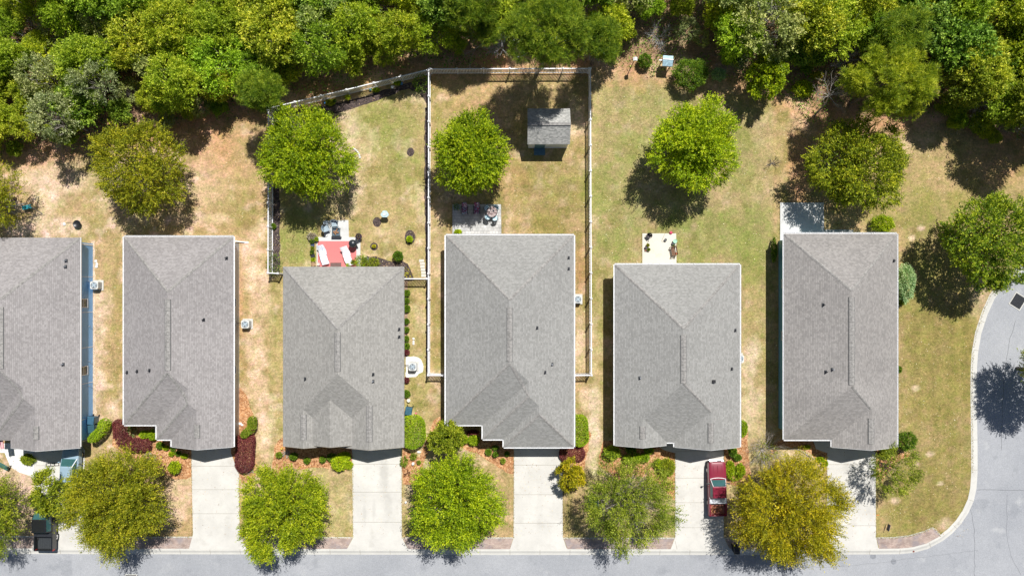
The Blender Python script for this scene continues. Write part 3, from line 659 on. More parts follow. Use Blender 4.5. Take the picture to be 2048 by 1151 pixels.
h3 = house('pale grey roofed house with three small front gables and a red patio behind', [(x0, x1, S(533), S(862), 'hip', 'hip'), (-408, -278, S(760), S(887.5), 'gable', 'gable'), (x0, x0 + 89, S(800), S(891.5), 'gable', 'gable'), (x1 - 124, x1, S(800), S(893.5), 'gable', 'gable')], W_WHITE, SH['pale'],
    None, vents=[(798,658,'dark'), (798,673,'dark'), (746,748,'dark'), (746,762,'grey'), (611,757,'dark')],
    ridges=[(xm3, S(533) + 117 + 6, S(862) - 117 - 4), (x0 + 44.5, 240, 288), (x1 - 62, 222, 290)], fas=plain('beige_fascia', (.45, .40, .33), .6),
    front=dict(garage=(x1 - 108, x1 - 14, S(893.5) - 12.2), door=(-332, S(887.5) - 12.2), windows=[(x0 + 44, S(891.5) - 12.2)]))
x0, x1 = E(1229.5), E(1480); xm5 = (x0 + x1) / 2; hw = (x1 - x0) / 2
y5 = S(890)
h5 = house('grey roofed house with two front gables behind the maroon pickup', [(x0, x1, S(528.5), y5 - 6, 'hip', 'hip'), (x0, x0 + 100, S(740), S(890), 'gable', 'gable'), (x1 - 126, x1, S(740), S(893.5), 'gable', 'gable')], W_TAN, SH['cool'],
    [((x0, S(890)), (x0, S(528.5))), ((x0, S(528.5)), (x1, S(528.5))), ((x1, S(528.5)), (x1, S(893.5))), ((x1 - 126, y5 - 6), (x0 + 100, y5 - 6)), ((x1 - 126, S(893.5)), (x1 - 126, y5 - 6))],
    vents=[(1470,660,'dark'), (1463,737,'dark'), (1280,755,'grey'), (1427,762,'box')],
    ridges=[(xm5, S(528.5) + hw + 12, y5 - 6 - hw), (x0 + 50, 262, 286), (x1 - 63, 255, 292)], caps=[((xm5, y5 - 6 - hw), (x1 - 63, y5 - 6 - 63))],
    front=dict(garage=(x1 - 110, x1 - 16, S(893.5) - 12.2), door=(x0 + 108, y5 - 20), windows=[(x0 + 50, S(890) - 12.2)]))
# white corner trim, fascia and pipes on the blue wall of the first house
hb, ox, oy = h1[0], h1[0].location.x, h1[0].location.y
mb = MB(); mb.box(e1 / 20 - ox, e1 / 20 + .05 - ox, -S(893) / 20 - oy, -S(475) / 20 - oy, ZE - .15, ZE - .02); mb.build('fascia', M['white'], hb)
mb = MB(); mb.box(w1 + .002 - ox, w1 + .03 - ox, -S(475) / 20 - .62 - oy, -S(475) / 20 - .5 - oy, 0, ZE - .16); mb.build('corner_trim', M['white'], hb)
for py in (553, 624, 694.5, 766, 837, 880):
    mb = MB(); y = P(0, py, 1.2)[1] - oy; mb.box(w1 + .002 - ox, w1 + .025 - ox, y - .02, y + .02, 0, ZE - .16); mb.build('siding_joint', M['white'], hb)
for py in (562, 652, 722, 771):
    mb = MB(); y = P(0, py, .8)[1] - oy; mb.tube([(w1 - ox, y, .8), (w1 + .12 - ox, y, .8), (w1 + .14 - ox, y - .03, .6)], .03); mb.build('pipe', M['grey'], hb, smooth=True)
# screened bay of the last house
hb, ox, oy = h6[0], h6[0].location.x, h6[0].location.y
x = E(1568) / 20 + .5 - ox
for py, zz in ((566, 1.9), (784, 2.1), (823, 2.1), (853, 2.1)):
    mb = MB(); y = P(0, py, 2)[1] - oy; mb.box(x - .35, x + .01, y - .03, y + .03, zz, zz + .06); mb.box(x - .35, x - .29, y - .05, y + .05, zz - .2, zz + .12); mb.build('light_bracket', plain('sky_blue_paint', (.1, .45, .75), .5), hb)

# shed
yN, yS = P(0, 217, 2.3)[1], P(0, 288.5, 2.3)[1]; xA, xB = P(1055, 0, 2.4)[0], P(1140, 0, 2.4)[0]; ym = P(0, 249, 3.3)[1]
ym = (yN + yS) / 2; zr = 3.35
t = thing('garden_shed', 'small garden shed with a grey gable roof in the middle fenced yard', 'shed', ((xA + xB) / 2, ym, 0)); ox, oy = t.location.x, t.location.y
w_, d_ = (xB - xA) / 2, (yN - yS) / 2
mb = MB(); mb.box(-w_ + .12, w_ - .12, -d_ + .1, d_ - .2, 0, 2.25)
for s in (-1, 1):
    xx = s * (w_ - .12); mb.add([(xx, -d_ + .2, 2.25), (xx, d_ - .2, 2.25), (xx, 0, zr - .12)], [(0, 1, 2) if s > 0 else (2, 1, 0)])
mb.build('wall', siding('shed_siding', (.62, .70, .72)), t)
mb = MB()
for s in (-1, 1):
    v = [(-w_, s * d_, 2.3), (w_, s * d_, 2.3), (w_, 0, zr), (-w_, 0, zr)]; mb.add(v + [(a, b, c - .08) for a, b, c in v], [(0, 1, 2, 3) if s < 0 else (3, 2, 1, 0), (4, 5, 6, 7) if s > 0 else (7, 6, 5, 4), (0, 4, 5, 1), (1, 5, 6, 2), (3, 7, 4, 0)])
rf = mb.build('roof', SH['shed'], t)
mb = MB(); mb.box(-w_ - .01, w_ + .01, -.14, .14, zr - .06, zr + .012); mb.build('ridge_cap', M['dark'] if 0 else CAPM, rf)
mb = MB(); mb.box(-w_ + .75, -w_ + 1.75, -d_ + .04, -d_ + .1, .12, 2.05); dr = mb.build('door', plain('teal_door', (.06, .16, .22), .5), t)
mb = MB(); mb.box(-w_ + 1.6, -w_ + 1.66, -d_ + .0, -d_ + .04, 1.0, 1.15); mb.build('handle', M['dark'], dr)
mb = MB(); mb.box(-w_ + .70, -w_ + 1.8, -d_ - .62, -d_ + .03, 0, .16); mb.build('ramp', plain('blue_grey_deck', (.09, .19, .27), .6), t)
mb = MB(); mb.box(-w_ + .1, w_ - .1, -d_ + .085, -d_ + .105, 0, .11); mb.build('sill', M['white'], t)

# ------------------------------------------------------------ picket fences
def fence(label, pts, h=1.5, gates=(), plen=2.42):
    x0, y0 = P(*pts[0]); t = thing('picket_fence', label, 'fence', (x0, y0, 0), group='white picket fences round the back yards')
    def post(x, y):
        mb = MB(); mb.box(x - x0 - .065, x - x0 + .065, y - y0 - .065, y - y0 + .065, 0, h + .08); p = mb.build('post', M['fence'], t)
        mb = MB(); a, b, c = x - x0, y - y0, .095; mb.box(a - c, a + c, b - c, b + c, h + .08, h + .12); mb.add([(a - c, b - c, h + .122), (a + c, b - c, h + .122), (a + c, b + c, h + .122), (a - c, b + c, h + .122), (a, b, h + .2)], [(0, 1, 4), (1, 2, 4), (2, 3, 4), (3, 0, 4)]); mb.build('post_cap', M['fence'], p)
    for s, (a, b) in enumerate(zip(pts[:-1], pts[1:])):
        A, B = Vector(P(*a)), Vector(P(*b)); l = (B - A).length; n = max(1, round(l / plen)); u = (B - A) / l; v = Vector((-u.y, u.x))
        for i in range(n + 1):
            if i == 0 and s > 0: continue
            c = A.lerp(B, i / n); post(c.x, c.y)
        for i in range(n):
            p, q = A.lerp(B, i / n) + u * .065, A.lerp(B, (i + 1) / n) - u * .065; mb = MB(); L_ = (q - p).length
            def bar(s0, s1, o0, o1, z0, z1):
                cs = [(p + u * ss + v * oo - Vector((x0, y0))) for ss, oo in ((s0, o0), (s1, o0), (s1, o1), (s0, o1))]
                mb.add([(k.x, k.y, z0) for k in cs] + [(k.x, k.y, z1) for k in cs], [(3, 2, 1, 0), (4, 5, 6, 7), (0, 1, 5, 4), (1, 2, 6, 5), (2, 3, 7, 6), (3, 0, 4, 7)])
            for zz in (.18, h - .12): bar(0, L_, -.025, .025, zz, zz + .09)
            for k in range(int(L_ / .15)): s_ = .05 + k * .15; bar(s_, s_ + .075, -.04, -.026, .08, h)
            bar(0, L_, -.045, .045, h, h + .035)
            mb.build('picket_panel', M['fence'], t)
    return t
fence('white picket fence sloping along the wood behind the left fenced yard', [(549,224), (700,188), (861,148.5)])
fence('white picket fence along the left side of the left fenced yard', [(547.5,228), (546.5,546), (566,547)])
fence('long white picket fence between the two fenced yards', [(861,151), (860,746), (890,746.5)])
fence('white picket fence across the back of the middle fenced yard under the pine', [(864,147.5), (1175,146.5)])
fence('long white picket fence on the right side of the middle fenced yard', [(1177.5,146.5), (1179.5,746), (1146,746.5)])
fence('short white picket fence joining the left fenced yard to the three gabled house', [(804,557.5), (857,557.5)])

# ------------------------------------------------------------ foliage
def unit(a): return a / np.maximum(np.linalg.norm(a, axis=1, keepdims=True), 1e-9)
def rdir(r, n): return unit(r.normal(size=(n, 3)))
def leaves(Pb, D, Nn, Ln, Wd):
    S_ = unit(np.cross(D, Nn)); Ln = Ln[:, None]; Wd = Wd[:, None]
    V = np.stack([Pb, Pb + D * Ln * .45 + S_ * Wd * .5, Pb + D * Ln, Pb + D * Ln * .45 - S_ * Wd * .5], 1).reshape(-1, 3)
    return V, np.arange(len(V)).reshape(-1, 4)
def crown(seed, rx, ry, rz, lobes=50, lr=(.15, .30), sprays=1700, slen=.6, per=16, L=.145, W_=.085, radial=.8, up=.25, shell=.62, fill=.08, zlo=-.40, cent=.70, gap=0, jit=.24):
    r = np.random.RandomState(seed); rad = np.array([rx, ry, rz]); rm = (rx + ry) / 2
    k = np.arange(lobes) + .5; th = 2.39996 * k + r.rand() * 6; zz = 1 - (1 - zlo) * k / lobes; q = np.sqrt(np.maximum(0, 1 - zz * zz))
    ld = unit(np.stack([q * np.cos(th), q * np.sin(th), zz], 1) + r.normal(size=(lobes, 3)) * .13)
    aa = np.arctan2(ld[:, 1], ld[:, 0]); wv = 1 + .07 * np.sin(aa * 3 + seed) + .06 * np.sin(aa * 5 + seed * 2.3)
    lc = ld * rad * ((cent + r.uniform(-.20, .16, lobes)) * wv)[:, None]; lrad = r.uniform(*lr, lobes) * rm
    if gap:
        keep = r.rand(lobes) > gap; lc, lrad, ld = lc[keep], lrad[keep], ld[keep]
    lw = lrad ** 2; li = r.choice(len(lc), sprays, p=lw / lw.sum())
    u = unit(rdir(r, sprays) + ld[li] * .8 + np.array([0, 0, .35])); sr = r.uniform(shell, 1.05, (sprays, 1)) + (r.rand(sprays, 1) < .08) * .35
    st = lc[li] + u * lrad[li][:, None] * sr * np.array([1, 1, min(1, rz / rm * 1.2)])
    out = unit(st / rad); dr = unit(u * .5 + out * radial + r.normal(size=(sprays, 3)) * .32 + np.array([0, 0, up]))
    sl_ = slen * r.uniform(.55, 1.25, sprays)
    t = (np.arange(per) + .5) / per; T = np.tile(t, sprays); Db = np.repeat(dr, per, 0); n = sprays * per
    Pb = np.repeat(st, per, 0) + Db * (np.repeat(sl_, per) * T)[:, None] + r.normal(size=(n, 3)) * L * jit
    D = unit(Db * .7 + rdir(r, n) * .8); Nn = unit(rdir(r, n) * 1.1 + np.array([0, 0, 1.0]))
    V, F = leaves(Pb, D, Nn, L * r.uniform(.6, 1.3, n), W_ * r.uniform(.6, 1.3, n)); tone = np.repeat(r.rand(sprays), per)
    if fill:
        m_ = int(n * fill); a = rdir(r, m_) * rad * (r.rand(m_, 1) ** .5 * .72); V2, F2 = leaves(a, rdir(r, m_), unit(rdir(r, m_) + [0, 0, 1]), np.full(m_, L * 1.5), np.full(m_, W_ * 1.6))
        F = np.concatenate([F, F2 + len(V)]); V = np.concatenate([V, V2]); tone = np.concatenate([tone, r.rand(m_)])
    return V, F, lc, tone
def needle_crown(seed, rx, ry, rz, tufts=1500, per=22, L=.34, W_=.022, zlo=-.2, lobes=30):
    r = np.random.RandomState(seed); rad = np.array([rx, ry, rz]); rm = (rx + ry) / 2
    k = np.arange(lobes) + .5; th = 2.39996 * k; zz = 1 - (1 - zlo) * k / lobes; q = np.sqrt(np.maximum(0, 1 - zz * zz))
    ld = unit(np.stack([q * np.cos(th), q * np.sin(th), zz], 1) + r.normal(size=(lobes, 3)) * .15); lc = ld * rad * r.uniform(.5, .82, (lobes, 1)); lr_ = r.uniform(.2, .34, lobes) * rm
    li = r.randint(0, lobes, tufts); u = unit(rdir(r, tufts) + np.array([0, 0, .5])); st = lc[li] + u * lr_[li][:, None] * r.uniform(.3, 1, (tufts, 1))
    ax = unit(u * .7 + np.array([0, 0, .6]) + r.normal(size=(tufts, 3)) * .3); n = tufts * per
    D = unit(np.repeat(ax, per, 0) * .75 + rdir(r, n) * .8); V, F = leaves(np.repeat(st, per, 0) + D * .02 + r.normal(size=(n, 3)) * .05, D, rdir(r, n), L * r.uniform(.7, 1.2, n), np.full(n, W_))
    return V, F, lc, np.repeat(r.rand(tufts), per)
def limbs(lc, top, rb, seed, twig=0, mat=None, parent=None, name='trunk', h0=0):
    'trunk from the ground and a limb to every lobe'
    r = random.Random(seed); mb = MB(); hz = top
    mb.tube([(0, 0, h0), (.05, .03, hz * .3), (0, .02, hz * .62)], [rb * 1.25, rb, rb * .8], 8)
    for c in lc:
        c = Vector(c); s = Vector((0, .02, hz * r.uniform(.28, .6))); m1 = s.lerp(c, .5) + Vector((r.uniform(-.2, .2), r.uniform(-.2, .2), r.uniform(0, .35)))
        mb.tube([s, m1, c], [rb * .42, rb * .26, rb * .1], 5)
        for _ in range(twig):
            d = Vector((r.uniform(-1, 1), r.uniform(-1, 1), r.uniform(-.1, 1))).normalized() * r.uniform(.5, 1.1); q = m1.lerp(c, r.random()); mb.tube([q, q + d * .5 + Vector((0, 0, .08)), q + d], [rb * .11, rb * .07, rb * .03], 4)
    return mb.build(name, mat or M['bark'], parent, smooth=True)
def tree(name, label, cat, px, py, rpx, rpy, hc, rz, mat, seed, kind='leaf', rb=.13, twig=0, bark=None, group=None, **k):
    x, y = P(px, py, hc); s = (1 - hc / HC) / 20; rx, ry = rpx * s, rpy * s
    t = thing(name, label, cat, (x, y, 0), group=group)
    kk = .90
    if kind == 'needle': V, F, lc, tone = needle_crown(seed, rx * .92, ry * .92, rz, **k)
    else: V, F, lc, tone = crown(seed, rx * kk, ry * kk, rz, **k)
    V = V + np.array([0, 0, hc]); V[:, 2] = np.maximum(V[:, 2], .03)
    np_mesh('crown', V, F, mat, t, tone=tone); limbs(lc + np.array([0, 0, hc]), hc, rb, seed, twig, bark, t); return t
LM = {
 'lime':   leafmat('lime_leaves', (.26, .40, .006), (.46, .60, .010), (.64, .72, .03)),
 'bright': leafmat('bright_green_leaves', (.19, .31, .005), (.37, .49, .008), (.58, .65, .022)),
 'fresh':  leafmat('fresh_green_leaves', (.22, .32, .006), (.38, .47, .010), (.58, .60, .028)),
 'olive':  leafmat('olive_leaves', (.20, .24, .008), (.36, .38, .014), (.56, .50, .035)),
 'gold':   leafmat('gold_green_leaves', (.27, .27, .006), (.46, .42, .008), (.70, .55, .02)),
 'mixed':  leafmat('mixed_green_leaves', (.15, .22, .008), (.31, .38, .014), (.50, .52, .05)),
 'sparse': leafmat('grey_green_leaves', (.15, .22, .010), (.28, .36, .020), (.48, .52, .08)),
 'dark':   leafmat('dark_green_leaves', (.07, .16, .008), (.14, .25, .012), (.28, .38, .03)),
 'blue':   leafmat('blue_green_leaves', (.26, .44, .18), (.42, .62, .28), (.65, .78, .46)),
 'pine':   leafmat('pine_needles', (.10, .20, .012), (.24, .35, .016), (.50, .58, .06)),
 'cedar':  leafmat('cedar_leaves', (.13, .24, .012), (.30, .42, .02), (.58, .62, .05)),
 'maroon': leafmat('maroon_leaves', (.13, .022, .03), (.22, .045, .055), (.34, .13, .10)),
 'twig':   leafmat('dry_twigs', (.30, .25, .18), (.44, .38, .29), (.56, .52, .44), trans=.1),
 'hedge':  leafmat('hedge_leaves', (.20, .34, .008), (.32, .47, .010), (.48, .58, .03)),
 'yellow': leafmat('yellow_leaves', (.55, .50, .02), (.65, .6, .03), (.7, .65, .05)),
 'wood1':  leafmat('woodland_leaves', (.22, .32, .012), (.42, .50, .020), (.66, .70, .09), objvar=[(.85, .97, 1.), (1.25, 1.17, .8), (.72, .92, 1.), (1.12, 1.08, 1.), (1.2, 1.08, 1.3), (.85, 1.1, .8), (1.05, 1.0, 1.0)], lo=.6, trans=.3),
 'wood2':  leafmat('woodland_dark_leaves', (.13, .25, .02), (.26, .40, .03), (.48, .60, .10), objvar=[(.9, .95, 1.3), (1.2, 1.15, .9), (.85, 1., 1.2), (1.3, 1.1, .8)]),
 'wood3':  leafmat('woodland_grey_leaves', (.24, .30, .10), (.40, .45, .20), (.62, .63, .40), objvar=[(.9, .95, 1.), (1.1, 1.05, .7), (.95, 1.05, .6)]),
}
# yard and street trees
tree('shade_tree', 'olive green round tree behind the second house, on the tan lawn by the wood', 'tree', 287, 338, 98, 96, 4.3, 2.9, LM['olive'], 1, sprays=2300, per=20, slen=.85, L=.16, W_=.07, lr=(.12, .25), lobes=60)
tree('shade_tree', 'bright green tree over the left side fence of the left fenced yard', 'tree', 617, 308, 94, 94, 4.2, 2.9, LM['bright'], 2, sprays=3500, slen=.75, lr=(.18, .30), fill=.12)
tree('shade_tree', 'dense bright green oval tree left of the garden shed', 'tree', 940, 308, 78, 92, 4.2, 2.8, LM['bright'], 3, sprays=3300, slen=.65, lr=(.19, .30), fill=.15)
tree('shade_tree', 'lime yellow round tree alone on the lawn right of the long fence', 'tree', 1391, 290, 87, 88, 4.4, 3.0, LM['lime'], 4, sprays=3700, slen=.7, fill=.2, lr=(.19, .32))
tree('shade_tree', 'wide green tree behind the corner house, shading its pale patio', 'tree', 1714, 330, 110, 96, 4.1, 2.7, leafmat('yellowish_mixed_leaves', (.17, .25, .008), (.35, .41, .014), (.58, .57, .04)), 5, sprays=3300, slen=.65, lr=(.15, .27), lobes=56, gap=.1)
tree('cedar_tree', 'big bright tipped tree right of the corner house, next to the curved road', 'tree', 1982, 480, 100, 104, 4.4, 3.2, LM['cedar'], 6, sprays=3400, slen=.5, lobes=60, lr=(.13, .24), cent=.72, radial=.4)
tree('street_tree', 'huge olive gold tree between the black pickup and the second driveway', 'tree', 244, 1003, 101, 99, 4.2, 3.0, LM['olive'], 7, sprays=3000, per=24, slen=1.25, radial=1.5, L=.17, W_=.065, jit=.32, lr=(.12, .24), lobes=64)
tree('street_tree', 'yellow green street tree between the second and third driveways', 'tree', 567, 1018, 92, 96, 4.0, 2.9, LM['fresh'], 8, sprays=2500, per=22, slen=1.0, radial=1.4, L=.17, W_=.07, jit=.32, lr=(.12, .25), lobes=56)
tree('street_tree', 'bright green street tree between the third and fourth driveways', 'tree', 907, 998, 92, 108, 4.2, 3.0, LM['bright'], 9, sprays=2900, per=20, slen=.95, radial=1.2, L=.17, W_=.075, jit=.3, lr=(.12, .25), lobes=60)
tree('street_tree', 'open grey branched street tree left of the maroon pickup driveway', 'tree', 1258, 1004, 100, 98, 4.1, 2.6, LM['sparse'], 10, sprays=1700, per=20, slen=1.1, radial=1.2, L=.16, W_=.06, jit=.35, fill=.02, gap=.16, twig=12, lr=(.12, .24), lobes=52, bark=M['pale_bark'])
tree('street_tree', 'golden green street tree just right of the maroon pickup', 'tree', 1579, 1022, 112, 112, 4.2, 3.2, LM['gold'], 11, sprays=2900, per=26, slen=1.4, radial=1.7, L=.17, W_=.06, jit=.32, lr=(.12, .24), lobes=60)
tree('street_tree', 'half seen green street tree at the left edge beside the bare front yard', 'tree', -26, 1020, 66, 88, 3.8, 2.5, LM['mixed'], 12, sprays=1400, per=20, slen=1.1, L=.16, W_=.06, jit=.35, twig=5, gap=.15)
tree('shade_tree', 'half seen olive tree at the left edge over the swing frame', 'tree', -22, 388, 68, 78, 3.6, 2.5, LM['olive'], 13, sprays=1300, per=18, slen=.9, L=.16, W_=.06, twig=5, gap=.15)
tree('small_tree', 'small fresh green tree leaning over the cab of the black pickup', 'tree', 104, 984, 34, 50, 3.4, 1.4, LM['mixed'], 14, sprays=700, slen=.6, lobes=16, fill=.05, rb=.07)
tree('small_tree', 'dark green bushy tree in front of the middle house beside the bright street tree', 'tree', 893, 874, 34, 34, 2.6, 1.5, LM['mixed'], 15, sprays=800, slen=.45, lobes=18, rb=.08)
tree('small_tree', 'small round gold green tree right of the fourth driveway', 'tree', 1142, 949, 27, 31, 1.9, 1.3, LM['gold'], 16, sprays=620, slen=.4, lobes=14, rb=.06, L=.14, W_=.07)
tree('small_tree', 'thin dull green tree right of the sixth driveway on the corner lawn', 'tree', 1788, 938, 50, 52, 2.9, 1.6, LM['sparse'], 17, sprays=620, slen=.6, lobes=18, fill=0, twig=7, rb=.07, L=.13, W_=.06)
tree('street_tree', 'tree mostly outside the right edge, its shadow lying on the side road', 'tree', 2112, 748, 68, 74, 5, 3.0, LM['mixed'], 18, sprays=1900, slen=.7)
tree('small_tree', 'bright green small tree at the wood edge above the shadow on the fourth yard', 'tree', 1534, 156, 43, 40, 3.0, 1.7, LM['bright'], 19, sprays=900, slen=.4, lobes=20, rb=.07)
tree('pine_tree', 'tall dark pine behind the garden shed, hanging over the back fence', 'tree', 1092, 62, 108, 88, 9, 3.2, LM['pine'], 20, 'needle', tufts=4000, W_=.026, rb=.16)
tree('pine_tree', 'dark pine hanging over the right back corner of the middle fenced yard', 'tree', 1200, 82, 48, 62, 6.5, 2.4, LM['pine'], 21, 'needle', tufts=1500, rb=.15)
tree('pine_tree', 'dark pine at the left back corner of the left fenced yard', 'tree', 526, 182, 58, 46, 6.5, 2.2, LM['pine'], 22, 'needle', tufts=1400, rb=.15)
tree('pine_tree', 'broad yellow green pine above the wide tree behind the corner house', 'tree', 1778, 165, 108, 84, 7.5, 2.6, leafmat('light_pine_needles', (.20, .30, .010), (.42, .50, .018), (.68, .70, .07)), 23, 'needle', tufts=4200, W_=.03, zlo=-.6, rb=.12, twig=1)
tree('shade_tree', 'tall tree at the right edge whose shadow covers the lawn by the wood', 'tree', 2098, 212, 80, 88, 6.3, 3.0, LM['mixed'], 24, sprays=2200, slen=.6)
tree('small_tree', 'dull olive tree between the broad pine and the right edge', 'tree', 1935, 168, 52, 48, 4.5, 2.2, LM['sparse'], 25, sprays=900, slen=.6, twig=4)

# shrubs and hedges
def shrub(name, label, px, py, rx, ry, h, mat, seed, n=None, L=.11, W_=.07, cat='shrub', group=None, core=True, up=.3, parts=True):
    x, y = P(px, py, h * .55); s = (1 - h * .55 / HC) / 20; a, b = rx * s * .93, ry * s * .93; r = np.random.RandomState(seed)
    n = n or int(min(15000, 900 + a * b * 4200)); d = rdir(r, n); d[:, 2] = np.where(d[:, 2] < -.35, -d[:, 2], d[:, 2])
    bump_ = 1 + .15 * np.sin(d[:, 0] * 6 + seed) * np.sin(d[:, 1] * 5 + seed * 2 + d[:, 2] * 4) + .08 * np.sin(d[:, 0] * 13 + seed * 3) * np.cos(d[:, 1] * 12) + r.normal(size=n) * .07
    Pb = d * np.array([a, b, h * .52]) * (bump_ * r.uniform(.78, 1.0, n))[:, None]; Pb[:, 2] += h * .5; Pb[:, 2] = np.maximum(Pb[:, 2], .02)
    V, F = leaves(Pb, unit(d * .5 + rdir(r, n) * .7 + [0, 0, up]), unit(rdir(r, n) * .7 + [0, 0, 1]), L * r.uniform(.6, 1.3, n), W_ * r.uniform(.7, 1.3, n))
    return tag(np_obj(name, V, F, mat, (x, y)), label, cat, group)
def np_obj(name, V, F, mat, xy):
    o = np_mesh(name, V, F, mat); o.location = (xy[0], xy[1], 0); return o
def hedge(label, path, w, h, mat, seed, L=.10, cat='hedge', name='hedge', group=None, dens=620):
    'clipped hedge following a path, leaves over a rounded box section'
    r = np.random.RandomState(seed); pts = np.array([P(px, py, h) for px, py in path]); seg = np.linalg.norm(np.diff(pts, axis=0), axis=1); cum = np.r_[0, np.cumsum(seg)]; tot = cum[-1]
    w = w / 20; n = int(dens * (tot + w) * (w + h * 1.2)); t = r.uniform(-w / 2, tot + w / 2, n); tc = np.clip(t, 0, tot); i = np.clip(np.searchsorted(cum, tc) - 1, 0, len(seg) - 1)
    f = (tc - cum[i]) / seg[i]; c = pts[i] * (1 - f)[:, None] + pts[i + 1] * f[:, None]; u = (pts[i + 1] - pts[i]) / seg[i][:, None]; over = t - tc; v = np.stack([-u[:, 1], u[:, 0]], 1)
    ang = r.uniform(-.25, np.pi + .25, n); p = 4.0; ca, sa = np.cos(ang), np.sin(ang); rr = (np.abs(ca) ** p + np.abs(sa) ** p) ** (-1 / p) * r.uniform(.86, 1.02, n)
    endk = np.sqrt(np.clip(1 - (np.abs(over) / (w / 2)) ** 2.5, 0.02, 1)); off = ca * rr * w / 2 * endk; z = np.maximum(h * .5 + sa * rr * h * .5, .02)
    capm = r.rand(n) < .12; z = np.where(capm, h * r.uniform(.2, 1.0, n), z)
    Pb = np.stack([c[:, 0] + u[:, 0] * over + v[:, 0] * off, c[:, 1] + u[:, 1] * over + v[:, 1] * off, z + r.normal(size=n) * .015], 1)
    base = pts[0]; Pb[:, :2] -= base
    V, F = leaves(Pb, unit(rdir(r, n) + [0, 0, .5]), unit(rdir(r, n) * .6 + [0, 0, 1]), L * r.uniform(.6, 1.3, n), L * .65 * r.uniform(.7, 1.3, n))
    return tag(np_obj(name, V, F, mat, base), label, cat, group)
hedge('bright green clipped hedge beside the blue bin at the three gabled house', [(823, 856), (824, 872)], 50, 1.3, LM['hedge'], 31)
hedge('bright green rounded hedge at the right front corner of the middle house', [(1158, 848), (1160, 874)], 36, 1.1, LM['hedge'], 32)
hedge('curved green hedge beside the two teal bins', [(203, 848), (199, 862), (183, 876)], 18, 1.5, LM['hedge'], 33)
hedge('curved green hedge at the right front corner of the second house', [(501, 842), (500, 858), (488, 868)], 15, 1.3, leafmat('clipped_leaves', (.12, .2, .01), (.2, .28, .015), (.3, .36, .03)), 34)
hedge('maroon clipped hedge at the top right of the second driveway', [(489, 884), (486, 926)], 36, .9, LM['maroon'], 35, L=.09, dens=900)
hedge('maroon curved hedge round the striped plant at the second house', [(236, 852), (238, 876), (258, 890), (286, 890)], 26, .8, LM['maroon'], 36, L=.09, dens=900)
hedge('maroon low hedge at the top right of the fourth driveway', [(1134, 908), (1155, 908)], 30, .5, LM['maroon'], 37, L=.09, dens=900)
tag(shrub('shrub', 'small green bush peeping out beside the gable of the fifth house', 1485, 856, 9, 17, 1.1, LM['hedge'], 38))
